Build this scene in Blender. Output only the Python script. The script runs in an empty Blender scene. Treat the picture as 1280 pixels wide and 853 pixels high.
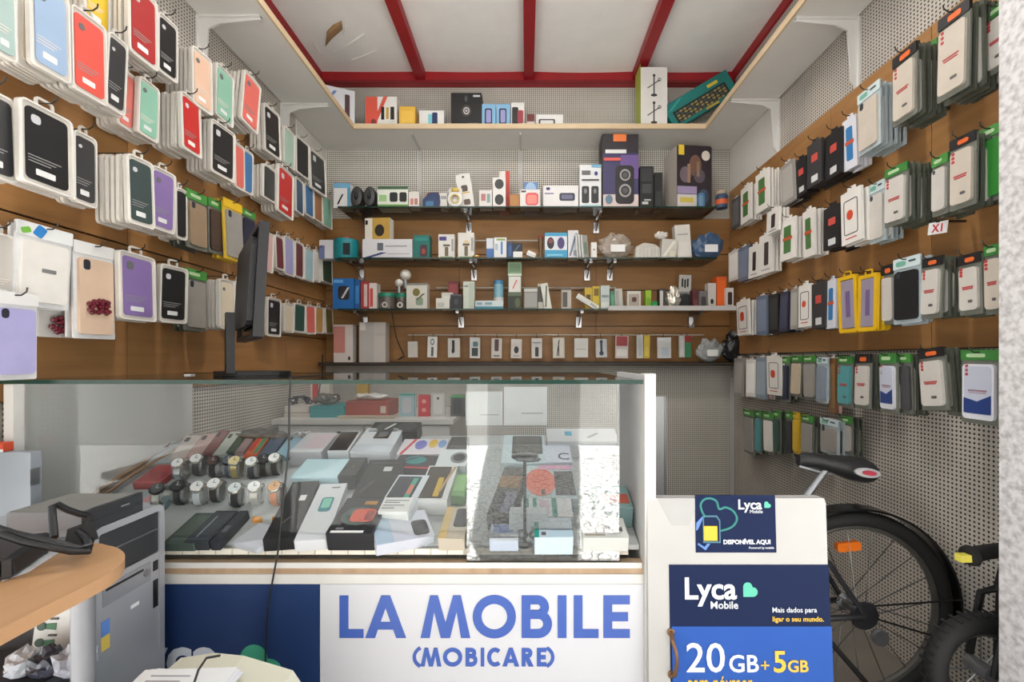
import bpy, bmesh, math, random
from mathutils import Vector, Matrix

random.seed(7)
S = bpy.context.scene
COL = S.collection
PI = math.pi
R = math.radians

# ------------------------------------------------------------------ camera
F, CX, CY, CH = 560.0, 658.0, 450.0, 1.10
cam_d = bpy.data.cameras.new('camera')
cam = bpy.data.objects.new('camera', cam_d)
COL.objects.link(cam)
cam.location = (0, 0, CH)
cam.rotation_euler = (R(90), 0, 0)
cam_d.sensor_width = 36
cam_d.sensor_fit = 'HORIZONTAL'
cam_d.lens = 36 * F / 1280
cam_d.shift_x = -(CX - 640) / 1280
cam_d.shift_y = (CY - 426.5) / 1280
cam_d.clip_start = 0.02
S.camera = cam

# ------------------------------------------------------------------ world, sun, exposure
S.view_settings.view_transform = 'Standard'
S.view_settings.look = 'None'
S.view_settings.gamma = 1
S.view_settings.use_curve_mapping = False
S.view_settings.exposure = 0.14
wld = bpy.data.worlds.new('world')
S.world = wld
wld.use_nodes = True
bg = wld.node_tree.nodes['Background']
bg.inputs[0].default_value = (0.90, 0.96, 1.0, 1)
bg.inputs[1].default_value = 1.0
sun_d = bpy.data.lights.new('sun', 'SUN')
sun = bpy.data.objects.new('sun', sun_d)
COL.objects.link(sun)
sun_d.energy = 24.0
sun_d.angle = R(0.6)
sun_d.color = (1, 0.985, 0.96)
sun.rotation_euler = (R(16), 0, R(178))


def wx(px, Y): return (px - CX) * Y / F
def wz(py, Y): return CH + (CY - py) * Y / F

# ------------------------------------------------------------------ materials
def lin(c):
    out = []
    for v in c[:3]:
        v = v / 255.0
        out.append(v / 12.92 if v <= 0.04045 else ((v + 0.055) / 1.055) ** 2.4)
    return tuple(out) + (1,)

_mats = {}
def pm(rgb, rough=0.5, metal=0.0, var=0.10, scale=9.0, name=None, spec=0.5, bump=0.0):
    """plain procedural paint / plastic / card: a colour with faint noise in it"""
    rgb = tuple(rgb)
    k = (rgb, rough, metal, var, scale, spec, bump)
    if k in _mats: return _mats[k]
    m = bpy.data.materials.new(name or 'paint_%d_%d_%d' % rgb)
    m.use_nodes = True
    nt = m.node_tree
    b = nt.nodes['Principled BSDF']
    b.inputs['Roughness'].default_value = rough
    b.inputs['Metallic'].default_value = metal
    b.inputs['Specular IOR Level'].default_value = spec
    tc = nt.nodes.new('ShaderNodeTexCoord')
    n = nt.nodes.new('ShaderNodeTexNoise')
    n.inputs['Scale'].default_value = scale
    n.inputs['Detail'].default_value = 3
    nt.links.new(tc.outputs['Object'], n.inputs['Vector'])
    mx = nt.nodes.new('ShaderNodeMix')
    mx.data_type = 'RGBA'
    c = lin(rgb)
    mx.inputs[6].default_value = tuple(v * (1 - var) for v in c[:3]) + (1,)
    mx.inputs[7].default_value = tuple(min(1, v * (1 + var)) for v in c[:3]) + (1,)
    nt.links.new(n.outputs['Fac'], mx.inputs[0])
    nt.links.new(mx.outputs[2], b.inputs['Base Color'])
    if bump:
        bp = nt.nodes.new('ShaderNodeBump')
        bp.inputs['Strength'].default_value = bump
        bp.inputs['Distance'].default_value = 0.01
        nt.links.new(n.outputs['Fac'], bp.inputs['Height'])
        nt.links.new(bp.outputs['Normal'], b.inputs['Normal'])
    _mats[k] = m
    return m

def wood_mat(name, rgb, rgb2, axis_scale, rough=0.45):
    m = bpy.data.materials.new(name)
    m.use_nodes = True
    nt = m.node_tree
    b = nt.nodes['Principled BSDF']
    b.inputs['Roughness'].default_value = rough
    tc = nt.nodes.new('ShaderNodeTexCoord')
    mp = nt.nodes.new('ShaderNodeMapping')
    mp.inputs['Scale'].default_value = axis_scale
    n = nt.nodes.new('ShaderNodeTexNoise')
    n.inputs['Scale'].default_value = 3
    n.inputs['Detail'].default_value = 6
    n.inputs['Distortion'].default_value = 0.6
    n2 = nt.nodes.new('ShaderNodeTexNoise')
    n2.inputs['Scale'].default_value = 2.2
    n2.inputs['Detail'].default_value = 4
    mx = nt.nodes.new('ShaderNodeMix'); mx.data_type = 'RGBA'
    mx.inputs[6].default_value = lin(rgb); mx.inputs[7].default_value = lin(rgb2)
    ad = nt.nodes.new('ShaderNodeMath'); ad.operation = 'MULTIPLY_ADD'
    ad.inputs[1].default_value = 0.5; 
    nt.links.new(tc.outputs['Object'], mp.inputs[0])
    nt.links.new(mp.outputs[0], n.inputs['Vector'])
    nt.links.new(tc.outputs['Object'], n2.inputs['Vector'])
    ml = nt.nodes.new('ShaderNodeMath'); ml.operation = 'MULTIPLY'; ml.inputs[1].default_value = 0.5
    nt.links.new(n2.outputs['Fac'], ml.inputs[0])
    nt.links.new(n.outputs['Fac'], ad.inputs[0])
    nt.links.new(ml.outputs[0], ad.inputs[2])
    rp = nt.nodes.new('ShaderNodeValToRGB')
    rp.color_ramp.elements[0].position = 0.3; rp.color_ramp.elements[1].position = 0.7
    nt.links.new(ad.outputs[0], rp.inputs[0])
    nt.links.new(rp.outputs[0], mx.inputs[0])
    nt.links.new(mx.outputs[2], b.inputs['Base Color'])
    return m

def peg_mat(name, axes, rgb, hole=(40, 38, 36), pitch=0.0135, rad=0.25, dirt=.86):
    """perforated hardboard: a square grid of small round holes"""
    m = bpy.data.materials.new(name)
    m.use_nodes = True
    nt = m.node_tree
    b = nt.nodes['Principled BSDF']
    b.inputs['Roughness'].default_value = 0.6
    tc = nt.nodes.new('ShaderNodeTexCoord')
    sc = nt.nodes.new('ShaderNodeVectorMath'); sc.operation = 'SCALE'; sc.inputs['Scale'].default_value = 1 / pitch
    fr = nt.nodes.new('ShaderNodeVectorMath'); fr.operation = 'FRACTION'
    su = nt.nodes.new('ShaderNodeVectorMath'); su.operation = 'SUBTRACT'; su.inputs[1].default_value = (.5, .5, .5)
    mu = nt.nodes.new('ShaderNodeVectorMath'); mu.operation = 'MULTIPLY'; mu.inputs[1].default_value = axes
    le = nt.nodes.new('ShaderNodeVectorMath'); le.operation = 'LENGTH'
    lt = nt.nodes.new('ShaderNodeMapRange')
    lt.inputs['From Min'].default_value = rad + 0.05; lt.inputs['From Max'].default_value = rad - 0.05
    n = nt.nodes.new('ShaderNodeTexNoise'); n.inputs['Scale'].default_value = 3; n.inputs['Detail'].default_value = 5
    mx0 = nt.nodes.new('ShaderNodeMix'); mx0.data_type = 'RGBA'
    mx0.inputs[6].default_value = lin(tuple(v * dirt for v in rgb)); mx0.inputs[7].default_value = lin(tuple(min(255, v * 1.06) for v in rgb))
    mx = nt.nodes.new('ShaderNodeMix'); mx.data_type = 'RGBA'
    mx.inputs[7].default_value = lin(hole)
    L = nt.links.new
    L(tc.outputs['Object'], sc.inputs[0]); L(sc.outputs[0], fr.inputs[0]); L(fr.outputs[0], su.inputs[0])
    L(su.outputs[0], mu.inputs[0]); L(mu.outputs[0], le.inputs[0]); L(le.outputs['Value'], lt.inputs['Value'])
    L(tc.outputs['Object'], n.inputs['Vector']); L(n.outputs['Fac'], mx0.inputs[0])
    L(mx0.outputs[2], mx.inputs[6]); L(lt.outputs[0], mx.inputs[0]); L(mx.outputs[2], b.inputs['Base Color'])
    bp = nt.nodes.new('ShaderNodeBump'); bp.inputs['Strength'].default_value = 0.5; bp.inputs['Distance'].default_value = 0.003
    bp.invert = True
    L(lt.outputs[0], bp.inputs['Height']); L(bp.outputs[0], b.inputs['Normal'])
    return m

def glass_mat(name, tint=(.93, .97, .95), ior=1.5, rough=0.0, haze=0.0):
    m = bpy.data.materials.new(name)
    m.use_nodes = True
    nt = m.node_tree
    for n in list(nt.nodes):
        if n.type != 'OUTPUT_MATERIAL': nt.nodes.remove(n)
    out = [n for n in nt.nodes if n.type == 'OUTPUT_MATERIAL'][0]
    t = nt.nodes.new('ShaderNodeBsdfTransparent'); t.inputs[0].default_value = tint + (1,)
    g = nt.nodes.new('ShaderNodeBsdfGlossy'); g.inputs['Roughness'].default_value = rough
    fr = nt.nodes.new('ShaderNodeFresnel'); fr.inputs[0].default_value = ior
    mx = nt.nodes.new('ShaderNodeMixShader')
    nt.links.new(fr.outputs[0], mx.inputs[0]); nt.links.new(t.outputs[0], mx.inputs[1]); nt.links.new(g.outputs[0], mx.inputs[2])
    last = mx
    if haze:
        d = nt.nodes.new('ShaderNodeBsdfDiffuse'); d.inputs[0].default_value = (.8, .8, .8, 1)
        mx2 = nt.nodes.new('ShaderNodeMixShader')
        nz = nt.nodes.new('ShaderNodeTexNoise'); nz.inputs['Scale'].default_value = 14; nz.inputs['Detail'].default_value = 4
        mr = nt.nodes.new('ShaderNodeMapRange'); mr.inputs['To Min'].default_value = haze * .5; mr.inputs['To Max'].default_value = haze * 1.5
        tc = nt.nodes.new('ShaderNodeTexCoord')
        nt.links.new(tc.outputs['Object'], nz.inputs['Vector'])
        nt.links.new(nz.outputs['Fac'], mr.inputs[0])
        nt.links.new(mr.outputs[0], mx2.inputs[0])
        nt.links.new(mx.outputs[0], mx2.inputs[1]); nt.links.new(d.outputs[0], mx2.inputs[2])
        last = mx2
    nt.links.new(last.outputs[0], out.inputs['Surface'])
    return m

def speck_mat():
    m = bpy.data.materials.new('speckled_white_paint')
    m.use_nodes = True
    nt = m.node_tree; L = nt.links.new
    b = nt.nodes['Principled BSDF']; b.inputs['Roughness'].default_value = 0.7
    tc = nt.nodes.new('ShaderNodeTexCoord')
    n = nt.nodes.new('ShaderNodeTexNoise'); n.inputs['Scale'].default_value = 60; n.inputs['Detail'].default_value = 6
    n2 = nt.nodes.new('ShaderNodeTexNoise'); n2.inputs['Scale'].default_value = 11; n2.inputs['Detail'].default_value = 3
    r1 = nt.nodes.new('ShaderNodeValToRGB')
    r1.color_ramp.elements[0].position = .30; r1.color_ramp.elements[0].color = lin((168, 164, 164))
    r1.color_ramp.elements[1].position = .60; r1.color_ramp.elements[1].color = lin((216, 213, 214))
    r2 = nt.nodes.new('ShaderNodeValToRGB')
    r2.color_ramp.elements[0].position = .70; r2.color_ramp.elements[0].color = (0, 0, 0, 1)
    r2.color_ramp.elements[1].position = .76; r2.color_ramp.elements[1].color = (1, 1, 1, 1)
    mx = nt.nodes.new('ShaderNodeMix'); mx.data_type = 'RGBA'
    mx.inputs[7].default_value = lin((172, 96, 92))
    L(tc.outputs['Object'], n.inputs['Vector']); L(tc.outputs['Object'], n2.inputs['Vector'])
    L(n.outputs['Fac'], r1.inputs[0]); L(n2.outputs['Fac'], r2.inputs[0])
    L(r2.outputs[0], mx.inputs[0]); L(r1.outputs[0], mx.inputs[6]); L(mx.outputs[2], b.inputs['Base Color'])
    bp = nt.nodes.new('ShaderNodeBump'); bp.inputs['Strength'].default_value = 0.6; bp.inputs['Distance'].default_value = 0.004
    L(n.outputs['Fac'], bp.inputs['Height']); L(bp.outputs[0], b.inputs['Normal'])
    return m

M_WOOD = wood_mat('brown_wood_panel', (140, 98, 56), (174, 128, 78), (1, 1, 9))
M_WOODS = wood_mat('brown_wood_side', (140, 98, 56), (176, 130, 80), (1, 1, 9))
M_DESK = wood_mat('beech_desk', (178, 134, 94), (198, 154, 112), (9, 1, 1), .4)
M_PALEWOOD = wood_mat('pale_wood_edge', (196, 172, 138), (214, 194, 162), (1, 1, 9), .5)
M_PEGB = peg_mat('pegboard_back', (1, 0, 1), (224, 219, 210), hole=(26, 25, 24), rad=.31)
M_PEGS = peg_mat('pegboard_side', (0, 1, 1), (212, 204, 194), pitch=.0142, dirt=.68)
M_GLASS = glass_mat('counter_glass', tint=(.96, .975, .975), ior=2.1, haze=.010)
M_GLASSL = glass_mat('counter_glass_plain', tint=(.965, .98, .98), ior=1.25, haze=.006)
M_SHELFGLASS = glass_mat('shelf_glass', tint=(.91, .935, .92), ior=1.3, haze=.03)
M_CLEAR = glass_mat('clear_plastic', tint=(.86, .86, .85), ior=1.35, rough=.05, haze=.16)
M_GEDGE = pm((18, 52, 44), .1, name='green_glass_edge')
M_WHITE = pm((208, 206, 203), .45, name='white_laminate')
M_PAPER = pm((226, 226, 226), .7, name='white_paper')
M_GREYW = pm((186, 184, 182), .5, name='grey_white_paint')
M_RED = pm((150, 18, 28), .45, var=.16, name='red_paint')
M_CEIL = pm((240, 238, 235), .6, var=.05, name='ceiling_white')
M_SHELFW = pm((214, 211, 206), .55, var=.05, name='shelf_white')
M_BLACK = pm((22, 22, 24), .4, name='black_plastic')
M_RUB = pm((26, 26, 27), .75, name='black_rubber')
M_CHROME = pm((190, 190, 192), .22, 1.0, name='chrome')
M_STEEL = pm((150, 152, 156), .35, .8, name='grey_steel')
M_WIRE = pm((70, 66, 62), .35, .7, name='dark_wire')
M_CLEARFRAME = pm((206, 200, 192), .22, var=.14, scale=30, name='clear_blister_plastic')
M_SPECK = speck_mat()

def cobble_mat():
    m = bpy.data.materials.new('pale_cobbles'); m.use_nodes = True
    nt = m.node_tree; L = nt.links.new
    b = nt.nodes['Principled BSDF']; b.inputs['Roughness'].default_value = .8
    tc = nt.nodes.new('ShaderNodeTexCoord')
    v = nt.nodes.new('ShaderNodeTexVoronoi'); v.feature = 'DISTANCE_TO_EDGE'; v.inputs['Scale'].default_value = 17
    r = nt.nodes.new('ShaderNodeValToRGB')
    r.color_ramp.elements[0].position = .02; r.color_ramp.elements[0].color = lin((96, 94, 90))
    r.color_ramp.elements[1].position = .10; r.color_ramp.elements[1].color = lin((226, 225, 222))
    L(tc.outputs['Object'], v.inputs['Vector']); L(v.outputs['Distance'], r.inputs[0]); L(r.outputs[0], b.inputs['Base Color'])
    return m
M_COBBLE = cobble_mat()

# ------------------------------------------------------------------ mesh makers
class MB:
    def __init__(s): s.v = []; s.f = []
    def add(s, v, f, M=None):
        o = len(s.v)
        s.v += [tuple(M @ Vector(p)) for p in v] if M else [tuple(p) for p in v]
        s.f += [tuple(i + o for i in q) for q in f]
        return s
    def box(s, x0, x1, y0, y1, z0, z1, M=None):
        v = [(x0, y0, z0), (x1, y0, z0), (x1, y1, z0), (x0, y1, z0), (x0, y0, z1), (x1, y0, z1), (x1, y1, z1), (x0, y1, z1)]
        return s.add(v, [(0, 3, 2, 1), (4, 5, 6, 7), (0, 1, 5, 4), (1, 2, 6, 5), (2, 3, 7, 6), (3, 0, 4, 7)], M)
    def prism(s, pts, y0, y1, M=None):
        """outline pts in (x, z), counter-clockwise seen from -Y, thick along Y"""
        n = len(pts)
        v = [(p[0], y0, p[1]) for p in pts] + [(p[0], y1, p[1]) for p in pts]
        f = [tuple(range(n)), tuple(range(2 * n - 1, n - 1, -1))]
        f += [(i, i + n, (i + 1) % n + n, (i + 1) % n) for i in range(n)]
        return s.add(v, f, M)
    def band(s, outer, inner, y0, y1, M=None, closed=True):
        n = len(outer)
        v = [(p[0], y0, p[1]) for p in outer] + [(p[0], y0, p[1]) for p in inner] + \
            [(p[0], y1, p[1]) for p in outer] + [(p[0], y1, p[1]) for p in inner]
        f = []
        for i in range(n if closed else n - 1):
            j = (i + 1) % n
            f += [(i, j, n + j, n + i), (2 * n + i, 3 * n + i, 3 * n + j, 2 * n + j),
                  (i, 2 * n + i, 2 * n + j, j), (n + i, n + j, 3 * n + j, 3 * n + i)]
        if not closed:
            f += [(0, n, 3 * n, 2 * n), (n - 1, 3 * n - 1, 4 * n - 1, 2 * n - 1)]
        return s.add(v, f, M)
    def lathe(s, prof, n=24, M=None, cap=True):
        """profile of (radius, z) turned round Z"""
        v = []; f = []
        for r, z in prof:
            v += [(r * math.cos(2 * PI * k / n), r * math.sin(2 * PI * k / n), z) for k in range(n)]
        for i in range(len(prof) - 1):
            for k in range(n):
                k2 = (k + 1) % n
                f.append((i * n + k, i * n + k2, (i + 1) * n + k2, (i + 1) * n + k))
        if cap:
            f.append(tuple(range(n - 1, -1, -1)))
            f.append(tuple((len(prof) - 1) * n + k for k in range(n)))
        return s.add(v, f, M)
    def tube(s, pts, r, n=8, closed=False):
        P = [Vector(p) for p in pts]
        m = len(P)
        rr = r if isinstance(r, (list, tuple)) else [r] * m
        v = []; f = []
        t0 = (P[1] - P[0]).normalized()
        up = Vector((0, 0, 1)) if abs(t0.z) < .9 else Vector((1, 0, 0))
        nrm = (up - t0 * up.dot(t0)).normalized()
        for i in range(m):
            if closed: t = (P[(i + 1) % m] - P[i - 1])
            else: t = (P[min(i + 1, m - 1)] - P[max(i - 1, 0)])
            t = t.normalized()
            nrm = (nrm - t * nrm.dot(t)).normalized()
            b = t.cross(nrm)
            for k in range(n):
                a = 2 * PI * k / n
                v.append(tuple(P[i] + (nrm * math.cos(a) + b * math.sin(a)) * rr[i]))
        for i in range(m if closed else m - 1):
            j = (i + 1) % m
            for k in range(n):
                k2 = (k + 1) % n
                f.append((i * n + k, i * n + k2, j * n + k2, j * n + k))
        if not closed:
            f.append(tuple(range(n - 1, -1, -1)))
            f.append(tuple((m - 1) * n + k for k in range(n)))
        return s.add(v, f)
    def mesh(s, name, smooth=False):
        me = bpy.data.meshes.new(name)
        me.from_pydata(s.v, [], s.f)
        bm = bmesh.new(); bm.from_mesh(me)
        bmesh.ops.recalc_face_normals(bm, faces=bm.faces)
        bm.to_mesh(me); bm.free()
        if smooth:
            for p in me.polygons: p.use_smooth = True
            try: me.set_sharp_from_angle(angle=R(40))
            except Exception: pass
        return me

def rr_pts(w, h, r, n=4, cx=0, cz=0):
    r = min(r, w * .49, h * .49)
    out = []
    for (sx, sz, a0) in ((1, -1, -90), (1, 1, 0), (-1, 1, 90), (-1, -1, 180)):
        for i in range(n + 1):
            a = R(a0 + 90 * i / n)
            out.append((cx + sx * (w / 2 - r) + r * math.cos(a), cz + sz * (h / 2 - r) + r * math.sin(a)))
    return out
def ell_pts(rx, rz, n=20, cx=0, cz=0):
    return [(cx + rx * math.cos(2 * PI * k / n), cz + rz * math.sin(2 * PI * k / n)) for k in range(n)]

_mc = {}
def cached(key, fn):
    if key not in _mc: _mc[key] = fn()
    return _mc[key]
def q(v): return round(v * 500) / 500.0
def plate(w, h, t, r=.01):
    w, h, t = max(.002, q(w)), max(.002, q(h)), max(.001, round(t, 4))
    def mk():
        n = 3 if min(w, h) > .04 else 2
        return MB().prism(rr_pts(w, h, r, n), -t / 2, t / 2).mesh('plate')
    return cached(('plate', w, h, t, r), mk)
def ring(w, h, t, b, r=.012):
    w, h = q(w), q(h)
    return cached(('ring', w, h, t, b, r), lambda: MB().band(rr_pts(w, h, r, 3), rr_pts(w - 2 * b, h - 2 * b, max(.002, r - b), 3), -t / 2, t / 2).mesh('ring'))
def boxmesh(w, d, h):
    """origin at the bottom centre of the front face; edges slightly softened"""
    w, d, h = round(w, 4), round(d, 4), round(h, 4)
    def mk():
        c = min(.0015, w / 6, d / 6, h / 6)
        return MB().prism(rr_pts(w, h, c, 1, 0, h / 2), 0, d).mesh('carton')
    return cached(('box', w, d, h), mk)

def obj(name, me, mat=None, parent=None, loc=(0, 0, 0), rot=(0, 0, 0), share=False):
    if isinstance(me, MB): me = me.mesh(name)
    o = bpy.data.objects.new(name, me)
    COL.objects.link(o)
    o.parent = parent
    o.location = loc
    o.rotation_euler = rot
    if mat is not None:
        if len(me.materials) == 0: me.materials.append(mat)
        elif me.materials[0] != mat:
            o.material_slots[0].link = 'OBJECT'
            o.material_slots[0].material = mat
    return o
def tag(o, label, cat, group=None):
    o['label'] = label; o['category'] = cat
    if group: o['group'] = group
    return o
def thing(name, label, cat, loc=(0, 0, 0), rot=(0, 0, 0), group=None):
    o = bpy.data.objects.new(name, None)
    o.empty_display_size = .05
    COL.objects.link(o)
    o.location = loc; o.rotation_euler = rot
    return tag(o, label, cat, group)
def struct(name, me, mat):
    o = obj(name, me, mat); o['kind'] = 'structure'; return o

def text_mesh(body, size, bold=0.0, align='LEFT', depth=.0004):
    cu = bpy.data.curves.new('lettering', 'FONT')
    cu.body = body; cu.size = size; cu.offset = bold; cu.align_x = align
    cu.extrude = depth; cu.resolution_u = 3
    o = bpy.data.objects.new('lettering_source', cu)
    COL.objects.link(o)
    dg = bpy.context.evaluated_depsgraph_get()
    me = bpy.data.meshes.new_from_object(o.evaluated_get(dg))
    bpy.data.objects.remove(o); bpy.data.curves.remove(cu)
    me.transform(Matrix.Rotation(R(90), 4, 'X'))
    me.materials.clear()
    return me

def smooth(P, n=5):
    o = []
    for i in range(len(P) - 1):
        p0, p1, p2, p3 = [Vector(P[max(0, min(len(P) - 1, i + k))]) for k in (-1, 0, 1, 2)]
        for j in range(n):
            t_ = j / n
            o.append(tuple(.5 * ((2 * p1) + (p2 - p0) * t_ + (2 * p0 - 5 * p1 + 4 * p2 - p3) * t_ * t_ + (3 * p1 - p0 - 3 * p2 + p3) * t_ ** 3)))
    return o + [tuple(P[-1])]

# geometric sign lettering --------------------------------------------------
def glyph(mb, ch, x, z, w, h, s, y0, y1):
    """one capital, box (x, z) size w x h, stroke s"""
    k_ = [0]
    def quad(*p):
        k_[0] += 1
        mb.prism([(x + a, z + b) for a, b in p], y0 - .00009 * k_[0], y1)
    def rect(a, b, c, d): quad((a, b), (c, b), (c, d), (a, d))
    def arc(cx, cz, rx, rz, a0, a1, n=16, t=s):
        o = []; i = []
        for k in range(n + 1):
            a = R(a0 + (a1 - a0) * k / n)
            o.append((x + cx + rx * math.cos(a), z + cz + rz * math.sin(a)))
            i.append((x + cx + (rx - t) * math.cos(a), z + cz + (rz - t) * math.sin(a)))
        k_[0] += 1
        mb.band(o, i, y0 - .00009 * k_[0], y1, closed=False)
    if ch == 'L': rect(0, 0, s, h); rect(s, 0, w, s)
    elif ch == 'I': rect(0, 0, w, h)
    elif ch == 'E': rect(0, 0, s, h); rect(s, 0, w, s); rect(s, h - s, w, h); rect(s, h / 2 - s / 2, w * .93, h / 2 + s / 2)
    elif ch == 'A':
        t = s * 1.12
        quad((0, 0), (t, 0), (w / 2 + t * .45, h), (w / 2 - t * .45, h)); quad((w - t, 0), (w, 0), (w / 2 + t * .45, h), (w / 2 - t * .45, h))
        rect(w * .25, h * .2, w * .75, h * .2 + s * .85)
    elif ch == 'M':
        t = s * 1.05
        a = w * .19
        quad((0, 0), (t, 0), (a + t * .75, h), (a, h)); quad((w - t, 0), (w, 0), (w - a, h), (w - a - t * .75, h))
        quad((w / 2 - t * .5, 0), (w / 2 + t * .45, 0), (a + t * .85, h), (a, h)); quad((w / 2 - t * .45, 0), (w / 2 + t * .5, 0), (w - a, h), (w - a - t * .85, h))
    elif ch == 'O': arc(w / 2, h / 2, w / 2, h / 2 * 1.02, 0, 360, 36)
    elif ch == 'C': arc(w * .52, h / 2, w * .52, h / 2 * 1.02, 48, 312, 26)
    elif ch in 'BR':
        rect(0, 0, s, h)
        ru = h * .275
        cu = w * .9 - ru
        arc(cu, h - ru, ru, ru, -90, 90); rect(s, h - s, cu, h); rect(s, h - 2 * ru, cu, h - 2 * ru + s)
        if ch == 'B':
            rl = (h - 2 * ru + s) / 2
            arc(w - rl, rl, rl, rl, -90, 90); rect(s, 0, w - rl, s)
            rect(s, 2 * rl - s, w - rl, 2 * rl)
        else: quad((w - s * 1.25, 0), (w, 0), (w * .62, h * .5), (w * .62 - s * 1.2, h * .5))
    elif ch == '(': arc(w * 2.6, h / 2, w * 2.6, h * .68, 122, 238, 14, s * .85)
    elif ch == ')': arc(-w * 1.6, h / 2, w * 2.6, h * .68, -58, 58, 14, s * .85)

def heart_mesh(sz, t=.0006):
    mb = MB()
    mb.prism(ell_pts(sz * .29, sz * .29, 20, -sz * .12, sz * .2), -t, 0)
    mb.prism(ell_pts(sz * .29, sz * .29, 20, sz * .2, -sz * .1), -t * 1.1, 0)
    mb.prism([(-sz * .41, -sz * .39), (sz * .2, -sz * .39), (sz * .17, sz * .2), (-sz * .41, sz * .2)], -t * 1.2, 0)
    return mb.mesh('heart_logo')

# ------------------------------------------------------------------ room shell
XL, XR, YB, ZC = -1.35, 1.37, 3.0, 3.0
YF = 1.0            # shop front line

f = struct('floor', MB().box(XL - .1, XR + .1, YF - .1, YB + .1, -.1, 0), pm((126, 120, 112), .6, var=.25, scale=5, name='grey_floor'))
w = struct('wall_back', MB().box(XL - .1, XR + .1, YB + .02, YB + .12, 0, ZC + .1), M_GREYW)
obj('pegboard_panel', MB().box(XL, XR, YB, YB + .02, 0, ZC), M_PEGB, w)
wl = struct('wall_left', MB().box(XL - .12, XL - .02, YF - .1, YB + .1, 0, ZC + .1), M_GREYW)
obj('pegboard_panel', MB().box(XL - .02, XL, YF - .1, YB, 0, ZC), M_PEGS, wl)
wr = struct('wall_right', MB().box(XR + .02, XR + .12, YF - .1, YB + .1, 0, ZC + .1), M_GREYW)
obj('pegboard_panel', MB().box(XR, XR + .02, YF - .1, YB, 0, ZC), M_PEGS, wr)
# smooth painted boards in the upper corners next to the back wall
obj('painted_board', MB().box(XR - .008, XR, 2.44, YB, 2.22, 2.51), M_SHELFW, wr)
obj('painted_board', MB().box(XL, XL + .008, 2.62, YB, 2.22, 2.51), M_SHELFW, wl)
# thin cover strips on the pegboard joints
for px in (525, 651):
    obj('joint_strip', MB().box(wx(px, YB) - .012, wx(px, YB) + .012, YB - .006, YB, 2.05, 2.51), M_GREYW, w)
for px, z0, z1 in ((946, .0, .98), (986, 0, .98)):
    Y = 2.96
    obj('joint_strip', MB().box(min(wx(px, Y), XR - .02), min(wx(px, Y), XR - .02) + .018, Y - .01, Y, z0, z1), M_GREYW, w) if px == 946 else None

# brown wooden planks
def planks(parent, mk, z0, z1, rows, a0, a1, cols):
    hgt = (z1 - z0) / rows
    for i in range(rows):
        for j in range(cols):
            b0 = a0 + (a1 - a0) * j / cols; b1 = a0 + (a1 - a0) * (j + 1) / cols
            obj('plank', mk(b0 + .0012, b1 - .0012, z0 + hgt * i + .003, z0 + hgt * (i + 1) - .003), M_WOOD if parent is w else M_WOODS, parent)
planks(w, lambda a, b, c, d: MB().box(a, b, YB - .018, YB, c, d), 1.085, 2.04, 4, XL, XR, 3)
planks(wl, lambda a, b, c, d: MB().box(XL, XL + .018, a, b, c, d), .99, 2.22, 5, 1.0, YB - .02, 4)
planks(wr, lambda a, b, c, d: MB().box(XR - .018, XR, a, b, c, d), 1.135, 2.22, 4, 1.0, YB - .02, 4)
obj('groove_batten', MB().box(XL, XL + .006, 1.0, YB - .02, .99, 2.22), M_BLACK, wl)
obj('groove_batten', MB().box(XR - .006, XR, 1.0, YB - .02, 1.135, 2.22), M_BLACK, wr)
obj('groove_batten', MB().box(XL, XR, YB - .006, YB, 1.085, 2.04), M_BLACK, w)

# ceiling: four white sheets between red joists
ce = struct('ceiling', MB().box(XL - .1, XR + .1, YF - .1, YB + .1, ZC + .02, ZC + .12), M_GREYW)
beam_x = [-1.38, -.696, .016, .73, 1.385]
def sheet(a, b):
    mb = MB(); nx, ny = 8, 10
    v = []; fs = []
    for j in range(ny + 1):
        for i in range(nx + 1):
            x = a + (b - a) * i / nx; y = YF + (YB - YF) * j / ny
            sag = .010 * math.sin(PI * i / nx) * (.6 + .4 * math.sin(j * 2.1 + a * 7))
            v.append((x, y, ZC - sag))
    for j in range(ny):
        for i in range(nx):
            k = j * (nx + 1) + i
            fs.append((k, k + nx + 1, k + nx + 2, k + 1))
    n0 = len(v)
    v += [(x, y, ZC + .015) for x, y, z in v]
    fs += [(k[0] + n0, k[3] + n0, k[2] + n0, k[1] + n0) for k in list(fs)]
    return mb.add(v, fs).mesh('ceiling_panel', True)
for a, b in zip(beam_x[:-1], beam_x[1:]):
    obj('ceiling_panel', sheet(max(a, XL), min(b, XR)), M_CEIL, ce)
for x in beam_x:
    obj('joist', MB().box(max(XL, x - .032), min(XR, x + .032), YF, YB, ZC - .055, ZC), M_RED, ce)
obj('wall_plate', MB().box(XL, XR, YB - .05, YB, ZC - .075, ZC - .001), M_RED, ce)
obj('wall_plate_lip', MB().box(XL, XR, YB - .062, YB - .05, ZC - .08, ZC - .062), pm((120, 14, 24), .5), ce)
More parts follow.
